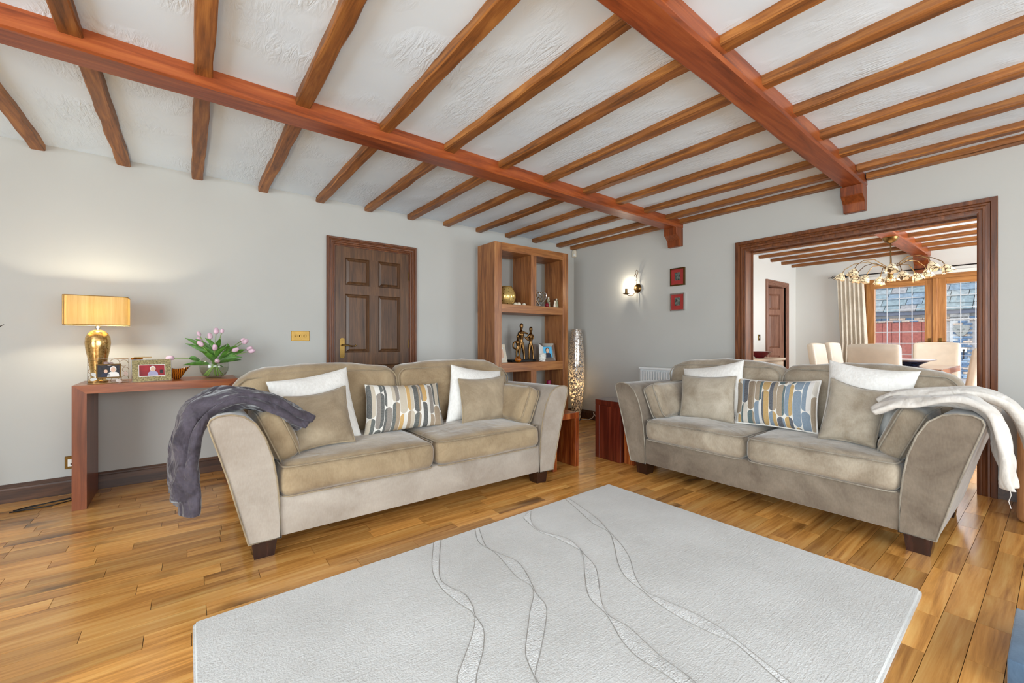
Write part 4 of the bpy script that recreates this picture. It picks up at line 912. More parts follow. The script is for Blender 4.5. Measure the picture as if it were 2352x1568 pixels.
def figurine(name, label, x, y, z, h, body, hd, lean_=0.0, arm=True):
    e = thing(name, label, 'figurine', (x, y, z))
    bm = lathe(NB(), [(0, 0), (.16, 0), (.17, .02), (.15, .25), (.12, .5), (.14, .66), (.145, .74), (.06, .80), (.045, .83), (0, .84)], 0, 0, 16, sx=1, sy=.7)
    obj('robe', bm, body, e, 60, T=Matrix.Translation((x, y, z)) @ Matrix.Rotation(lean_, 4, 'Y') @ Matrix.Scale(h, 4))
    bm = lathe(NB(), [(0, .80), (.05, .81), (.075, .87), (.075, .93), (.05, .985), (0, 1.0)], 0, 0, 14)
    obj('head', bm, hd, e, 180, T=Matrix.Translation((x, y, z)) @ Matrix.Rotation(lean_, 4, 'Y') @ Matrix.Scale(h, 4))
    if arm:
        bm = tube(NB(), [(-.13, -.02, .72), (-.17, -.08, .55), (-.06, -.13, .48)], [.04, .035, .03], 8); obj('arm', bm, body, e, 60, T=Matrix.Translation((x, y, z)) @ Matrix.Rotation(lean_, 4, 'Y') @ Matrix.Scale(h, 4))
figurine('figurine', 'tall pale robed figurine beside the heart ornament', 3.595, 3.93, S1, .135, M['olive'], M['cream'])
figurine('figurine', 'small kneeling pale figurine before the tall robed one', 3.567, 3.885, S1, .085, M['olive'], M['hair'])
figurine('figurine', 'cream figurine with dark legs near the right side of the upper shelf', 3.66, 3.89, S1, .11, M['cream'], M['hair'], .1)
figurine('figurine', 'fair-haired figurine at the right end of the upper shelf', 3.708, 3.89, S1, .118, M['olive'], M['cream'], -.1)
# bronze family sculpture
sp = thing('bronze_sculpture', 'abstract bronze family sculpture of three figures on the middle shelf', 'sculpture', (3.20, 3.99, S2))
obj('plinth', bx(3.03, 3.39, 3.93, 4.05, S2, S2 + .028, bev=.004), M['black'], sp)
def limb(bm, pts, rad, n=12): 
    fine, rr = [], []
    P = [Vector(p) for p in pts]
    for i in range(len(P) - 1):
        p0, p1, p2, p3 = P[max(i - 1, 0)], P[i], P[i + 1], P[min(i + 2, len(P) - 1)]
        for k in range(5):
            t = k / 5; fine.append(0.5 * ((2 * p1) + (p2 - p0) * t + (2 * p0 - 5 * p1 + 4 * p2 - p3) * t * t + (3 * p1 - p0 - 3 * p2 + p3) * t ** 3)); rr.append(rad[i] * (1 - t) + rad[i + 1] * t)
    fine.append(P[-1]); rr.append(rad[-1]); tube(bm, fine, rr, n)
def statue(name, x, h, y=3.99, child=False, woman=False):
    z = S2 + .026; bm = NB(); s = h / .44
    q = lambda a, b, c=0: (x + a * s, y + c * s, z + b * s)
    limb(bm, [q(-.03, 0), q(-.028, .06), q(-.024, .13), q(-.012, .21)], [.010 * s, .013 * s, .017 * s, .022 * s])
    limb(bm, [q(.03, 0, -.02), q(.03, .06, -.015), q(.022, .13, -.01), q(.01, .21)], [.010 * s, .013 * s, .018 * s, .022 * s])
    limb(bm, [q(0, .18), q(0, .24), q(0, .30), q(0, .335), q(0, .36)], [.026 * s, .022 * s, .034 * s, .028 * s, .010 * s])
    limb(bm, [q(0, .35), q(0, .375), q(.002, .40), q(.002, .425), q(0, .44)], [.010 * s, .017 * s, .024 * s, .022 * s, .008 * s])
    if not child and not woman:
        limb(bm, [q(.025, .33), q(.06, .325), q(.10, .315)], [.016 * s, .012 * s, .010 * s]); limb(bm, [q(-.03, .33), q(-.05, .27), q(-.045, .2)], [.016 * s, .012 * s, .008 * s])
    elif woman:
        limb(bm, [q(-.025, .33), q(-.07, .285), q(-.10, .30)], [.015 * s, .012 * s, .008 * s]); limb(bm, [q(.028, .33), q(.045, .29), q(-.02, .255), q(-.075, .275)], [.015 * s, .013 * s, .011 * s, .008 * s])
    else:
        limb(bm, [q(-.03, .32), q(-.09, .29), q(-.095, .22), q(-.04, .19)], [.018 * s, .016 * s, .015 * s, .013 * s]); limb(bm, [q(.03, .32), q(.05, .26), q(.04, .2)], [.016 * s, .013 * s, .01 * s])
    obj(name, bm, M['bronze'], sp, 180)
statue('man', 3.205, .44); statue('woman', 3.345, .40, 3.98, woman=True); statue('child', 3.125, .30, 3.96, child=True)
obj('ball', lathe(NB(), [(0, 0), (.02, .002), (.036, .018), (.04, .036), (.034, .058), (.018, .07), (0, .073)], 3.06, 3.87, 20, z=S2), amberp, None, 180, 'dark amber glass ball at the foot of the bronze sculpture', 'ornament')
# frames and ornaments of the middle shelf
T = lean(2.885, 3.93, S2 + .001, 14, 12)
fr = thing('photo_frame', 'cream photo frame at the left end of the middle shelf of the bookcase', 'photo frame', (2.885, 3.93, S2))
obj('frame', bar_frame(NB(), .17, .215, .035, .014), M['cream'], fr, T=T); obj('mount', bx(-.055, .055, .004, .012, .035, .182), M['paper'], fr, T=T); obj('photo', bx(-.04, .04, .002, .0045, .05, .16), M['skin'], fr, T=T)
T = lean(3.565, 3.90, S2 + .001, -8, 10)
fr = thing('photo_frame', 'mirror-edged silver photo frame with a blue portrait on the middle shelf', 'photo frame', (3.565, 3.90, S2))
bm = NB(); w_, h_, b_ = .235, .225, .045
for (a0, a1, a2, a3) in (((-1, 0), (1, 0), (1, 0), (-1, 0)),): pass
o_ = [(-w_ / 2, 0), (w_ / 2, 0), (w_ / 2, h_), (-w_ / 2, h_)]; i_ = [(-w_ / 2 + b_ * 1.2, b_), (w_ / 2 - b_ * 1.2, b_), (w_ / 2 - b_ * 1.2, h_ - b_), (-w_ / 2 + b_ * 1.2, h_ - b_)]
O = [bm.verts.new((x, .004, z)) for x, z in o_]; I = [bm.verts.new((x, -.008, z)) for x, z in i_]; K = [bm.verts.new((x, .016, z)) for x, z in o_]; J = [bm.verts.new((x, .016, z)) for x, z in i_]
for i in range(4):
    j = (i + 1) % 4; bm.faces.new((O[i], O[j], I[j], I[i])); bm.faces.new((K[j], K[i], J[i], J[j])); bm.faces.new((O[j], O[i], K[i], K[j])); bm.faces.new((I[i], I[j], J[j], J[i]))
obj('frame', bm, M['chrome'], fr, T=T); obj('photo', bx(-.064, .064, -.002, .01, .046, h_ - .046), M['photo_blue'], fr, T=T)
bust(fr, T, .0, .046, .105, M['darkblue'], M['hair'], y=-.003)
obj('gift_box', bx(3.40, 3.475, 4.02, 4.09, S2, S2 + .205, bev=.003), plain('grey_card', srgb(128, 112, 102), .7), None, None, 'narrow grey-brown box standing behind the silver photo frame', 'box')
hd = thing('hand_ornament', 'white ceramic clasped hands ornament beside the silver photo frame', 'ornament', (3.43, 3.87, S2))
obj('palm', softbox(3.40, 3.49, 3.85, 3.89, S2 + .02, S2 + .10, .028, (.0, .006, .004)), M['paper'], hd, 180)
for k in range(4): obj('finger', tube(NB(), [(3.47, 3.845, S2 + .095 - .018 * k), (3.43, 3.838, S2 + .088 - .018 * k), (3.395, 3.842, S2 + .076 - .018 * k), (3.375, 3.855, S2 + .07 - .018 * k)], [.009, .010, .009, .006], 8), M['paper'], hd, 180)
obj('wrist', tube(NB(), [(3.45, 3.87, S2), (3.45, 3.87, S2 + .03)], [.03, .028], 14), M['paper'], hd, 180)
cd = thing('pillar_candle', 'tall magenta candle on the lowest shelf behind the sofa arm', 'candle', (3.60, 3.93, .145))
obj('wax', lathe(NB(), [(0, 0), (.03, 0), (.03, .43), (.027, .437), (0, .433)], 3.60, 3.93, 20, z=.145), M['magenta'], cd, 40); obj('wick', tube(NB(), [(3.60, 3.93, .57), (3.60, 3.93, .59)], .0015, 5), M['black'], cd)

# ------------------------------------------------------------------ mosaic floor lamp
m = NT('mosaic_mirror'); p = m.pos(); vo = m.n('ShaderNodeTexVoronoi'); vo.inputs['Scale'].default_value = 110; m.l(p, vo.inputs['Vector'])
vo.inputs['Scale'].default_value = 95
sepc = m.n('ShaderNodeSeparateColor'); m.l(vo.outputs['Color'], sepc.inputs[0])
c = m.ramp(sepc.outputs[0], [(0.0, srgb(104, 90, 82)), (0.4, srgb(196, 186, 180)), (0.8, srgb(244, 242, 238))])
m.col(c); m.set(Metallic=0.6); m.l(m.math('ADD', m.math('MULTIPLY', sepc.outputs[1], .3), .08), m.b.inputs['Roughness'])
m.bump(sepc.outputs[2], 0.6, 0.004)
tr_ = m.n('ShaderNodeBsdfTranslucent'); tr_.inputs[0].default_value = (.95, .85, .7, 1); mx = m.n('ShaderNodeMixShader')
m.l(m.math('MULTIPLY', m.math('GREATER_THAN', sepc.outputs[2], .55), .6), mx.inputs[0]); m.l(m.b.outputs[0], mx.inputs[1]); m.l(tr_.outputs[0], mx.inputs[2]); m.l(mx.outputs[0], m.out.inputs[0])
FX_, FY_ = 4.20, 4.03
fl = thing('floor_lamp', 'tall silver mosaic floor lamp in the corner behind the sofas', 'lamp', (FX_, FY_, 0))
obj('shade', lathe(NB(), [(.055, .02), (.058, .05), (.075, .2), (.095, .42), (.107, .65), (.108, .78), (.100, .95), (.085, 1.12), (.072, 1.235), (.068, 1.235), (.08, 1.12), (.095, .95), (.103, .78), (.102, .65), (.09, .42), (.07, .2), (.053, .05)], FX_, FY_, 40, cap=False), m.m, fl, 60)
obj('base', lathe(NB(), [(0, 0), (.066, 0), (.066, .012), (.055, .03), (0, .03)], FX_, FY_, 30), M['chrome'], fl, 40)
obj('bulb', lathe(NB(), [(0, 0), (.012, .004), (.024, .04), (.02, .062), (0, .075)], FX_, FY_, 14, z=.40), emit('floor_lamp_bulb', (1, .85, .6, 1), 14), fl, 180)
obj('bulb_holder', lathe(NB(), [(0, 0), (.012, 0), (.014, .37), (0, .372)], FX_, FY_, 12, z=.03), M['plastic'], fl, 40)
point('floor_lamp_light', (FX_, FY_, .47), 13, (1.0, .84, .6), .02)
obj('power_cord', tube(NB(), [(4.27, 4.0, .01), (4.32, 3.93, .006), (4.35, 3.88, .03), (4.36, 3.86, .07), (4.37, 3.88, .11), (4.365, 3.83, .05), (4.34, 3.80, .006), (4.33, 3.72, .006), (4.35, 3.6, .006)], .004, 6), M['wcable'], None, 180, 'white power cord curling on the floor beside the mosaic lamp', 'cord')

# ------------------------------------------------------------------ wall things
# sconce on the right wall
sx, sy, sz = XB, 3.185, 1.725
sc_ = thing('wall_sconce', 'antique brass candle sconce with crystal drops, lit on the right wall', 'wall lamp', (sx, sy, sz))
Tz = Matrix.Translation((sx, sy, sz)) @ Matrix.Rotation(R(-90), 4, 'Y')
obj('backplate', lathe(NB(), [(0, 0), (.052, 0), (.056, .004), (.05, .014), (.03, .024), (.0, .028)], 0, 0, 28), M['old_brass'], sc_, 50, T=Tz)
obj('arm', tube(NB(), [(sx - .02, sy, sz - .01), (sx - .04, sy + .005, sz - .05), (sx - .06, sy + .04, sz - .092), (sx - .075, sy + .085, sz - .088), (sx - .08, sy + .11, sz - .065)], .004, 6), M['old_brass'], sc_, 180)
cx, cy = sx - .08, sy + .112
obj('drip_pan', lathe(NB(), [(0, 0), (.012, 0), (.04, .008), (.042, .012), (.012, .008), (0, .008)], cx, cy, 22, z=sz - .072), M['old_brass'], sc_, 50)
obj('candle_sleeve', lathe(NB(), [(0, 0), (.0155, 0), (.0155, .065), (0, .065)], cx, cy, 16, z=sz - .064), M['old_brass'], sc_, 40)
obj('bulb', lathe(NB(), [(0, 0), (.012, .002), (.019, .02), (.02, .03), (.012, .052), (.004, .068), (0, .072)], cx, cy, 16, z=sz + .002), emit('candle_bulb', (1, .92, .78, 1), 12), sc_, 180)
point('sconce_light', (cx - .005, cy, sz + .035), 4.5, (1, .90, .72), .012)
bm = NB()
tube(bm, [(sx - .02, sy, sz + .03), (sx - .025, sy + .006, sz + .10), (sx - .028, sy - .008, sz + .155), (sx - .03, sy - .022, sz + .185), (sx - .03, sy - .022, sz + .21), (sx - .03, sy - .004, sz + .222), (sx - .03, sy + .016, sz + .205), (sx - .03, sy + .012, sz + .175)], .003, 6)
tube(bm, [(sx - .03, sy + .014 * math.cos(a) + .012, sz + .155 + .018 * math.sin(a)) for a in [2 * math.pi * k / 16 for k in range(16)]], .003, 6, True)
obj('scroll', bm, M['old_brass'], sc_, 180)
cry = glassy('crystal', (.95, .96, .97, 1), .5)
for k, (dy, dz) in enumerate(((.012, .14), (-.008, .115), (.016, .105), (.004, .085), (.018, .07))):
    obj('crystal_drop', lathe(NB(), [(0, 0), (.008, .006), (.009, .012), (.004, .022), (0, .026)], sx - .03, sy + dy, 6, z=sz + dz - .013), cry, sc_)
obj('pull_rod', tube(NB(), [(sx - .015, sy, sz - .05), (sx - .015, sy, sz - .17)], .004, 6), M['old_brass'], sc_)
# two red pictures
for k, (z0, z1, lab) in enumerate(((1.70, 1.90, 'upper'), (1.415, 1.615, 'lower'))):
    y0, y1 = 2.557, 2.735
    pf = thing('framed_picture', '%s of the two small red-mounted framed photographs on the right wall' % lab, 'picture', (XB, (y0 + y1) / 2, z0), 'small red pictures')
    Tp = Matrix.Translation((XB - .022, (y0 + y1) / 2, z0)) @ Matrix.Rotation(R(-90), 4, 'Z')
    w_, h_ = y1 - y0, z1 - z0
    obj('frame', bar_frame(NB(), w_, h_, .014, .022), M['chrome'] if k else M['brass'], pf, T=Tp)
    obj('mount', bx(-w_ / 2 + .012, w_ / 2 - .012, .008, .02, .012, h_ - .012), M['matred'], pf, T=Tp)
    obj('photo', bx(-.032, .032, .006, .009, .06, .15), plain('bw_photo_%d' % k, srgb(90, 96, 90), .4, var=.5, nscale=45), pf, T=Tp)
# PIR sensor in the corner
pr = thing('alarm_sensor', 'small cream alarm sensor high in the corner', 'sensor', (XB - .02, YA - .03, 2.27))
obj('body', softbox(XB - .05, XB - .005, YA - .06, YA - .005, 2.27, 2.37, .012), M['cream'], pr, 60); obj('lens', softbox(XB - .056, XB - .03, YA - .066, YA - .03, 2.28, 2.315, .012), M['plastic'], pr, 60)
# dimmer switch plate
ds = thing('dimmer_switch', 'brass three-knob dimmer switch plate left of the dark door', 'switch', (.822, YA, 1.075))
obj('plate', bx(.745, .90, YA - .006, YA, 1.076, 1.166, bev=.003), M['brass'], ds)
for x in (.785, .822, .86): obj('knob', lathe(NB(), [(0, 0), (.011, 0), (.011, .01), (.008, .016), (0, .016)], 0, 0, 16), M['brass'], ds, 40, T=Matrix.Translation((x, YA - .005, 1.121)) @ Matrix.Rotation(R(90), 4, 'X'))
so = thing('wall_socket', 'brass wall socket beside the console table leg', 'socket', (-.635, YA, .175))
obj('plate', bx(-.685, -.585, YA - .006, YA, .172, .262, bev=.003), M['brass'], so); obj('insert', bx(-.67, -.615, YA - .009, YA - .005, .19, .24), M['plastic'], so)
for a, b, c_ in ((-.648, .226, .003), (-.656, .205, .003), (-.638, .205, .003)): obj('slot', bx(a, a + .006, YA - .0095, YA - .0085, b - .006, b + .006), M['black'], so)
obj('lamp_cable', tube(NB(), [(-.60, YA - .02, .25), (-.575, YA - .04, .27), (-.56, YA - .03, .2), (-.56, YA - .05, .02), (-.60, 4.10, .005), (-.70, 4.08, .005), (-.80, 4.06, .006), (-.87, 4.02, .005), (-.85, 4.0, .005), (-.72, 4.06, .012), (-.63, 4.09, .012), (-.62, 4.05, .005), (-.70, 4.0, .005), (-.88, 3.99, .005)], .0035, 6), M['cable'], None, 180, 'black lamp cable looped on the floor beside the console table', 'cable')
# radiator
rd = thing('radiator', 'white ribbed panel radiator on the right wall behind the sofa', 'radiator', (4.33, 2.6, .14))
obj('panel', bx(4.318, 4.355, 2.12, 3.08, .15, .75, bev=.006), M['enamel'], rd); obj('top_grille', bx(4.276, 4.375, 2.115, 3.085, .745, .768, bev=.004), M['enamel'], rd)
bm = NB()
for k in range(28):
    y = 2.14 + k * .0333; hexa(bm, [(4.32, y, .18), (4.32, y + .019, .18), (4.32, y + .019, .73), (4.32, y, .73), (4.28, y + .003, .19), (4.28, y + .016, .19), (4.28, y + .016, .72), (4.28, y + .003, .72)])
obj('ribs', bm, M['enamel'], rd); obj('side_grille', bx(4.302, 4.375, 3.078, 3.085, .16, .75), M['enamel'], rd)
obj('bracket', bx(4.355, 4.398, 2.3, 2.34, .3, .6), M['enamel'], rd); obj('bracket', bx(4.355, 4.398, 2.9, 2.94, .3, .6), M['enamel'], rd)
obj('pipe', tube(NB(), [(4.34, 3.06, .15), (4.34, 3.06, .0)], .008, 8), M['chrome'], rd)

# ------------------------------------------------------------------ side tables
def utable(label, x0, x1, y0, y1, h, t, mat, mdark):
    e = thing('side_table', label, 'side table', ((x0 + x1) / 2, (y0 + y1) / 2, 0))
    obj('top', bx(x0, x1, y0, y1, h - t, h, bev=.003), mat, e)
    return e
st = utable('red-brown U-shaped side table standing behind the right arm of the brown sofa', 2.37, 2.672, 2.535, 3.0, .462, .05, M['side'], M['sidey'])
obj('leg', bx(2.37, 2.415, 2.535, 3.0, 0, .412, bev=.003), M['side'], st); obj('leg', bx(2.627, 2.672, 2.535, 3.0, 0, .412, bev=.003), M['side'], st)
st = utable('dark red-brown cube side table beside the far arm of the right sofa', 3.01, 3.45, 2.36, 2.65, .535, .05, M['sidey'], M['sidey'])
obj('leg', bx(3.01, 3.45, 2.60, 2.65, 0, .485, bev=.003), M['sidey'], st); obj('leg', bx(3.01, 3.45, 2.36, 2.41, 0, .485, bev=.003), M['sidey'], st); obj('side_panel', bx(3.012, 3.04, 2.41, 2.60, 0.0, .485), M['sidey'], st)
st = utable('low dark red nesting table tucked under the cube side table near the far sofa leg', 3.05, 3.40, 2.245, 2.352, .40, .04, M['sidey'], M['sidey'])
obj('leg', bx(3.05, 3.09, 2.245, 2.352, 0, .36), M['side'], st); obj('leg', bx(3.36, 3.40, 2.245, 2.352, 0, .36), M['side'], st)
# cabinet at the right edge
cb = thing('side_cabinet', 'light brown wooden cabinet with moulded top at the right edge of the photo', 'cabinet', (4.1, -.05, 0))
obj('body', softbox(3.90, 4.36, -.36, .166, .0, .57, .03), M['cabinet'], cb, 60)
obj('top_moulding', bx(3.895, 4.37, -.37, .170, .565, .585, bev=.008, seg=2), M['cabinet'], cb, 40); obj('top', bx(3.885, 4.38, -.385, .178, .585, .62, bev=.012, seg=3), M['cabinet'], cb, 40)
obj('storage_box', bx(1.99, 2.4, -.35, .103, 0.0, .10, bev=.006, seg=2), M['bluebox'], None, 40, 'blue felt storage box on the floor at the lower right corner', 'box')
# floor vase with dry twigs at the left edge
tv = thing('twig_vase', 'dark dry twig arrangement at the left edge of the photo', 'twigs', (-1.28, 3.95, 0))
obj('vase', lathe(NB(), [(0, 0), (.08, 0), (.11, .1), (.10, .3), (.06, .5), (.05, .55), (.04, .55), (.05, .5), (0, .4)], -1.28, 3.95, 24), M['black'], tv, 60)
for k, (dx, dy, h) in enumerate(((.388, .0, 1.175), (.12, .05, 1.3), (-.1, .0, 1.25), (0.0, -.08, 1.35))):
    obj('twig', tube(NB(), [(-1.28, 3.95, .3), (-1.28 + dx * .2, 3.95 + dy * .3, .7), (-1.28 + dx * .6, 3.95 + dy * .7, h - .16), (-1.28 + dx * .9, 3.95 + dy, h - .03), (-1.28 + dx, 3.95 + dy, h)], [.004, .004, .003, .006, .001], 6), M['twig'], tv, 180)

# ------------------------------------------------------------------ dining room
tb = thing('dining_table', 'glossy brown dining table in the next room', 'table', (6.65, 1.22, 0))
obj('top', bx(6.05, 7.3, .74, 1.72, .72, .785, bev=.004), M['table'], tb)
for x in (6.1, 7.17):
    for y in (.80, 1.58): obj('leg', bx(x, x + .08, y, y + .08, 0, .72), M['table'], tb)
def dchair(label, x, y, rot, h=1.04):
    e = thing('dining_chair', label, 'chair', (x, y, 0), 'cream dining chairs')
    T = Matrix.Translation((x, y, 0)) @ Matrix.Rotation(R(rot), 4, 'Z')    # faces local -y, back at +y
    obj('seat', softbox(-.225, .225, -.24, .2, .40, .485, .03, (0, 0, .012)), M['leather'], e, 60, T=T)
    b = softbox(-.225, .225, .17, .25, .30, h, .028, (0, .01, .012))
    for v in b.verts: v.co.y += .14 * max(0, v.co.z - .42) + .03 * (v.co.x / .225) ** 2 * -1
    obj('backrest', b, M['leather'], e, 60, T=T)
    for a in (-.19, .19):
        for c_ in (-.2, .2): obj('leg', hexa(NB(), [(a - .016, c_ - .016, 0), (a + .016, c_ - .016, 0), (a + .016, c_ + .016, 0), (a - .016, c_ + .016, 0), (a - .022, c_ - .022, .41), (a + .022, c_ - .022, .41), (a + .022, c_ + .022, .41), (a - .022, c_ + .022, .41)]), M['cabinet'], e, T=T)
dchair('cream dining chair with its back to the camera, near end of the table', 6.12, 1.24, 90, 1.035)
dchair('cream dining chair at the far end of the table, before the french doors', 7.62, 1.02, -90, 1.05)
dchair('cream dining chair on the left side of the table, nearer one', 6.42, 1.66, 0, 1.04)
dchair('cream dining chair on the left side of the table, nearer the curtain', 7.12, 1.68, 0, 1.05)
dchair('cream dining chair on the right side of the table, beside the opening jamb', 6.75, .80, 180, 1.0)
pl = thing('fruit_plate', 'wide white-rimmed plate with dark underside on the dining table', 'plate', (6.72, 1.08, .785))
obj('dish', lathe(NB(), [(0, 0), (.07, 0), (.075, .012), (.12, .035), (.15, .052), (.149, .056), (.11, .042), (0, .02)], 6.72, 1.08, 32, z=.785), M['plate_blue'], pl, 60); obj('rim', lathe(NB(), [(.145, .052), (.215, .072), (.216, .078), (.145, .06)], 6.72, 1.08, 36, z=.785, cap=False), M['plate'], pl, 60)
sb = thing('sideboard', 'pale wooden sideboard on the left wall of the dining room', 'sideboard', (6.05, 2.68, 0))
obj('top', bx(5.2, 6.9, 2.45, 2.9, .80, .835, bev=.004), M['sboard'], sb); obj('body', bx(5.23, 6.87, 2.48, 2.9, .06, .80), M['sboard'], sb)
for k in range(3): d_ = obj('door', bx(5.25 + .54 * k, 5.77 + .54 * k, 2.462, 2.482, .10, .78, bev=.003), M['sboard'], sb); obj('knob', lathe(NB(), [(0, 0), (.014, 0), (.014, .014), (0, .02)], 0, 0, 12), M['old_brass'], d_, 40, T=Matrix.Translation((5.72 + .54 * k, 2.462, .5)) @ Matrix.Rotation(R(90), 4, 'X'))
for x in (5.26, 6.8): obj('plinth', bx(x, x + .05, 2.5, 2.88, 0, .06), M['sboard'], sb)
obj('glass_bowl', lathe(NB(), [(0, 0), (.05, 0), (.06, .01), (.12, .06), (.155, .085), (.17, .09), (.17, .094), (.15, .09), (.11, .065), (0, .02)], 6.45, 2.62, 32, z=.835), M['redglass'], None, 60, 'dark red glass bowl on the dining room sideboard', 'bowl')
T = lean(6.0, 2.58, .836, 25, 16)
fr = thing('photo_frame', 'upright silver photo frame on the dining room sideboard', 'photo frame', (6.0, 2.58, .835))
obj('frame', bar_frame(NB(), .15, .21, .03, .014), M['chrome'], fr, T=T); obj('photo', bx(-.045, .045, .003, .01, .03, .18), plain('grey_photo', srgb(180, 170, 160), .5, var=.3, nscale=40), fr, T=T); obj('strut', bx(-.02, .02, .014, .08, .02, .03), M['black'], fr, T=T)
sw = thing('light_switch', 'brass light switch on the dining room wall beside the brown door', 'switch', (7.16, YD, 1.09)); obj('plate', bx(7.12, 7.20, YD - .008, YD, 1.09, 1.18, bev=.003), M['brass'], sw); obj('rocker', bx(7.15, 7.17, YD - .012, YD - .007, 1.12, 1.15), M['plastic'], sw)
# curtain and rod
cr = thing('curtain_rod', 'black iron curtain rod with twisted cage finial above the french doors', 'curtain rod', (8.58, 1.1, 2.1))
obj('rod', tube(NB(), [(8.56, 2.26, 2.135), (8.56, .0, 2.135)], .009, 8), M['black'], cr, 60)
for y in (2.19, 1.10, .1): obj('bracket', bx(8.55, 8.68, y - .015, y + .015, 2.11, 2.165), M['black'], cr)
bm = NB()
for k in range(4):
    tube(bm, [(8.56 + .028 * math.sin(math.pi * t) * math.cos(a0 + 3 * t), 2.265 + .10 * t, 2.135 + .028 * math.sin(math.pi * t) * math.sin(a0 + 3 * t)) for a0 in (k * math.pi / 2,) for t in [q / 10 for q in range(11)]], .0035, 5)
tube(bm, [(8.56, 2.36, 2.135), (8.56, 2.40, 2.135)], .007, 6); obj('finial', bm, M['black'], cr, 60)
bm = NB(); nU, nV = 72, 14; fr_, bk_ = [], []
for j in range(nV + 1):
    v = j / nV; z = .02 + v * 2.09; A = []
    for i in range(nU + 1):
        u = i / nU; y = 2.27 - .04 * (1 - abs(2 * v - 1)) - u * (.36 - .02 * v); amp = .022 + .016 * (1 - v); pin = 1.0 if v < .9 else .75
        x = 8.53 + amp * pin * math.sin(u * 6.2 * 2 * math.pi + .5 * math.sin(5 * v)) * (1 - .2 * v)
        A.append(Vector((x, y, z)))
    fr_.append([bm.verts.new(p) for p in A]); bk_.append([bm.verts.new(p + Vector((.006, 0, 0))) for p in A])
for G_ in (fr_, bk_):
    for j in range(nV):
        for i in range(nU): bm.faces.new((G_[j][i], G_[j][i + 1], G_[j + 1][i + 1], G_[j + 1][i]))
obj('curtain', bm, M['curtain'], None, 180, 'cream pinch-pleated curtain hanging left of the french doors', 'curtain')
# chandelier with tiffany-style shades
CX_, CY_ = 6.77, 1.27
ch = thing('chandelier', 'brass chandelier with cream and amber leaded glass flower shades', 'chandelier', (CX_, CY_, 1.8))
obj('canopy', lathe(NB(), [(0, -.075), (.02, -.07), (.05, -.05), (.075, -.02), (.08, 0), (0, 0)], CX_, CY_, 28, z=2.33), M['old_brass'], ch, 50)
obj('stem', tube(NB(), [(CX_, CY_, 2.27), (CX_, CY_, 1.86)], .006, 8), M['old_brass'], ch, 60)
obj('hub', lathe(NB(), [(0, 0), (.014, .01), (.03, .03), (.02, .06), (.034, .1), (.02, .13), (0, .14)], CX_, CY_, 18, z=1.82), M['old_brass'], ch, 60)
m = NT('leaded_cream_glass'); tc = m.n('ShaderNodeTexCoord').outputs['Object']; vo = m.n('ShaderNodeTexVoronoi', feature='DISTANCE_TO_EDGE'); vo.inputs['Scale'].default_value = 24; m.l(tc, vo.inputs['Vector'])
ed = m.math('LESS_THAN', vo.outputs['Distance'], .05); sep = m.n('ShaderNodeSeparateXYZ'); m.l(tc, sep.inputs[0])
am = m.ramp(m.math('ADD', m.math('MULTIPLY', sep.outputs[2], 9.0), m.math('MULTIPLY', m.noise(tc, 22, 2), .6)), [(0.3, srgb(196, 126, 40)), (0.6, srgb(240, 222, 184))])
c = m.mix(ed, am, srgb(86, 58, 28)); m.col(c); m.set(Roughness=.3); m.l(c, m.b.inputs['Emission Color']); m.l(m.math('MULTIPLY', m.math('SUBTRACT', 1.0, ed), 0.25), m.b.inputs['Emission Strength']); shade2 = m.m
k = 0
for ring, (n_, rad, zz, a0) in enumerate(((8, .46, 1.93, .2), (4, .24, 1.87, .6))):
    for i in range(n_):
        a = a0 + 2 * math.pi * i / n_; ux, uy = math.cos(a), math.sin(a); ex, ey = CX_ + rad * ux, CY_ + rad * uy
        arm = obj('arm', tube(NB(), [(CX_ + .012 * ux, CY_ + .012 * uy, 1.86), (CX_ + .06 * ux, CY_ + .06 * uy, 1.98), (CX_ + rad * .45 * ux, CY_ + rad * .45 * uy, zz + .13), (CX_ + rad * .75 * ux, CY_ + rad * .75 * uy, zz + .12), (ex - .02 * ux, ey - .02 * uy, zz + .06), (ex, ey, zz + .02)], .0045, 6), M['old_brass'], ch, 60)
        bm = lathe(NB(), [(.0, .0), (.012, 0), (.03, -.02), (.048, -.05), (.056, -.08), (.062, -.095), (.058, -.093), (.052, -.078), (.044, -.05), (.026, -.022), (0, -.006)], 0, 0, 18)
        for v in bm.verts:
            b = math.atan2(v.co.y, v.co.x); w_ = max(0, (-v.co.z - .06) / .035); v.co.z -= .008 * w_ * math.cos(6 * b)
        Tq = Matrix.Translation((ex, ey, zz + .02)) @ Matrix.Rotation(a, 4, 'Z') @ Matrix.Rotation(R(-22), 4, 'Y')
        obj('shade', bm, shade2, ch, 60, T=Tq)
point('chandelier_light', (CX_, CY_, 1.74), 8, (1, .86, .64), .25)

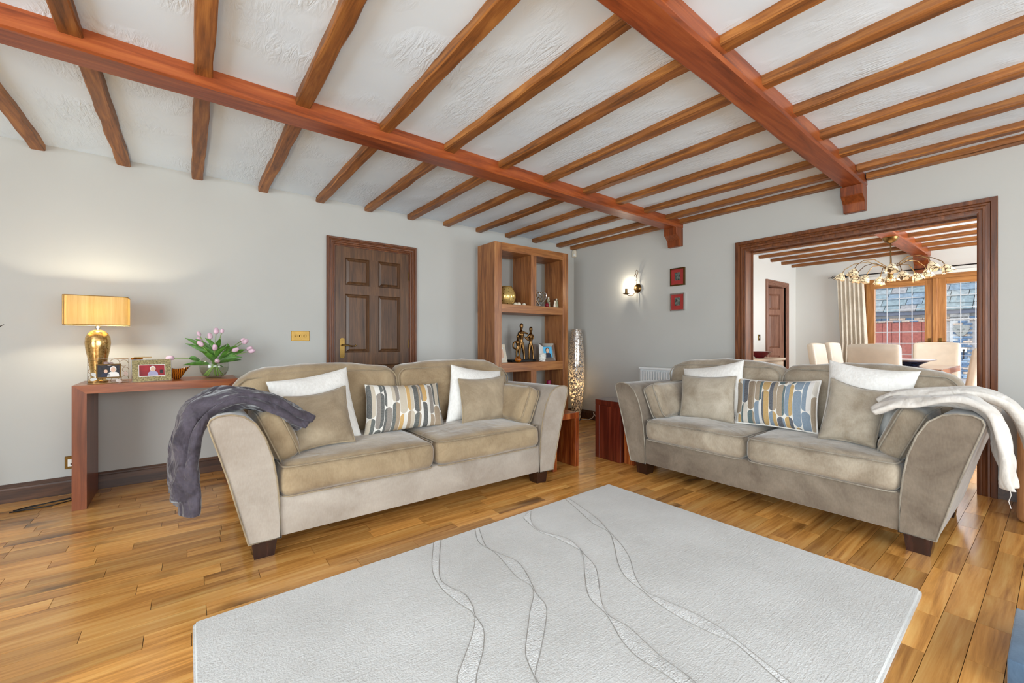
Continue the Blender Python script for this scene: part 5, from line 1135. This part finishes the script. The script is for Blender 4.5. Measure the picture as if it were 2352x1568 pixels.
# ------------------------------------------------------------------ outside the french doors
og = struct('ground_outside', bx(XD + .14, 40, -12, 16, -.25, -.13), plain('grey_paving', srgb(150, 148, 146), .9))
GX = 20.0; GA, GB = -1.5, 7.5; EZ = 2.0
ga = thing('garage', 'outbuilding with slate roof and red-brown boarded doors seen through the french doors', 'building', (GX, 2.0, -.13))
rb_ = plain('red_brown_boards', srgb(150, 82, 70), .7, var=.12); obj('wall', bx(GX + .06, GX + .3, GA, GB, -.13, EZ + .1), plain('mortar', srgb(176, 172, 168), .9), ga)
k = 0; y = GA + .02
bmesh_board = None
while y < GB - .2:
    if not (1.55 < y < 2.22): obj('board', bx(GX, GX + .05, y, y + .252, -.1, EZ - .26, bev=.006), rb_, ga)
    y += .26
bk1 = [plain('brick_blue', srgb(88, 112, 138), .8, var=.15), plain('brick_buff', srgb(192, 170, 150), .8, var=.15), plain('brick_pale_blue', srgb(140, 160, 178), .8, var=.12), plain('brick_orange', srgb(196, 132, 102), .8, var=.15)]
bms = []
for mt in bk1:
    me = bpy.data.meshes.new('brick'); b = bx(-.04, .04, -.104, .104, -.031, .031, bev=.004); b.to_mesh(me); b.free(); me.materials.append(mt); bms.append(me)
rg = random.Random(9)
def brick(x, y, z, ki):
    o = bpy.data.objects.new('brick', bms[ki]); COL.objects.link(o); o.location = (x, y, z); o.parent = ga; o.matrix_parent_inverse = W[ga.name].inverted()
for r in range(2):     # brick band above the doors
    y = GA + .1 + (.108 if r else 0)
    while y < GB - .1: brick(GX + .03, y, EZ - .215 + r * .072, rg.choice((0, 1, 3, 1))); y += .216
for r in range(26):    # brick pillar
    y = 1.80 + (.108 if r % 2 else 0)
    while y < 2.12: brick(GX - .02, y + .06, -.09 + r * .072, rg.choice((0, 2, 0, 0, 1))); y += .216
obj('pillar_core', bx(GX - .01, GX + .06, 1.82, 2.26, -.13, EZ - .02), plain('mortar_light', srgb(196, 194, 190), .9), ga)
obj('fascia', bx(GX - .25, GX - .21, GA - .2, GB + .2, EZ - .02, EZ + .12), plain('fascia_slate_grey', srgb(84, 88, 100), .6), ga); obj('soffit', bx(GX - .21, GX + .06, GA - .2, GB + .2, EZ - .02, EZ), plain('soffit_grey', srgb(110, 110, 116), .7), ga)
Tr = Matrix.Translation((GX - .27, 0, EZ + .11)) @ Matrix.Rotation(R(-38), 4, 'Y')
obj('roof_deck', bx(0, 3.2, GA - .2, GB + .2, -.06, -.03), plain('roof_felt', srgb(70, 70, 76), .9), ga, T=Tr)
slm = [plain('slate_%d' % i, c, .85, var=.14, nscale=10) for i, c in enumerate((srgb(104, 116, 118), srgb(118, 124, 124), srgb(98, 112, 122), srgb(122, 118, 116)))]
sls = []
for i, mt in enumerate(slm):
    for wd in (.42, .54, .66):
        me = bpy.data.meshes.new('slate'); b = bx(0, .52, -wd / 2 + .008, wd / 2 - .008, -.018, .018, bev=.004)
        for v in b.verts:
            if v.co.x < .05: v.co.x += .02 * math.sin(v.co.y * 31 + i)
        b.to_mesh(me); b.free(); me.materials.append(mt); sls.append((wd, me))
n = 0
for r in range(8):
    y = 0.6 + rg.uniform(0, .4)
    while y < 5.6:
        wd, me = rg.choice(sls); o = bpy.data.objects.new('slate', me); COL.objects.link(o); n += 1
        o.matrix_world = Tr @ Matrix.Translation((r * .38 - .02, y + wd / 2, .014 + rg.uniform(0, .012))) @ Matrix.Rotation(R(4.0), 4, 'Y')
        o.parent = ga; o.matrix_parent_inverse = W[ga.name].inverted(); y += wd
PY = 2.0
fp = thing('wall_plaque', 'pale stone face plaque on the brick pillar outside', 'plaque', (GX - .07, PY, 1.2))
stone = plain('pale_stone', srgb(138, 138, 132), .8, var=.1)
bm = NB(); prism(bm, [(PY + y * 1.3, 1.43 + z * 1.3) for y, z in ((-.15, .05), (-.10, .13), (0, .15), (.10, .13), (.15, .05), (.11, -.05), (.04, -.13), (0, -.15), (-.05, -.13), (-.11, -.05))], 0, GX - .11, GX - .06); obj('shield', bm, stone, fp)
obj('nose', hexa(NB(), [(GX - .15, PY - .03, 1.38), (GX - .15, PY + .03, 1.38), (GX - .11, PY + .04, 1.37), (GX - .11, PY - .04, 1.37), (GX - .13, PY - .015, 1.47), (GX - .13, PY + .015, 1.47), (GX - .11, PY + .02, 1.48), (GX - .11, PY - .02, 1.48)]), stone, fp)
for y in (-.09, .04): obj('eye', bx(GX - .115, GX - .108, PY + y, PY + y + .05, 1.46, 1.48), M['black'], fp)
ws = thing('outdoor_socket', 'dark twin outdoor socket low on the brick pillar', 'socket', (GX - .07, PY, .7))
obj('body', bx(GX - .10, GX - .06, PY - .12, PY + .12, .72, .86, bev=.01), M['plastic'], ws)
for y in (-.06, .06): obj('plug', bx(GX - .13, GX - .10, PY + y - .025, PY + y + .025, .76, .82), M['black'], ws); obj('lead', tube(NB(), [(GX - .11, PY + y, .76), (GX - .12, PY + y, .5)], .012, 6), M['black'], ws)
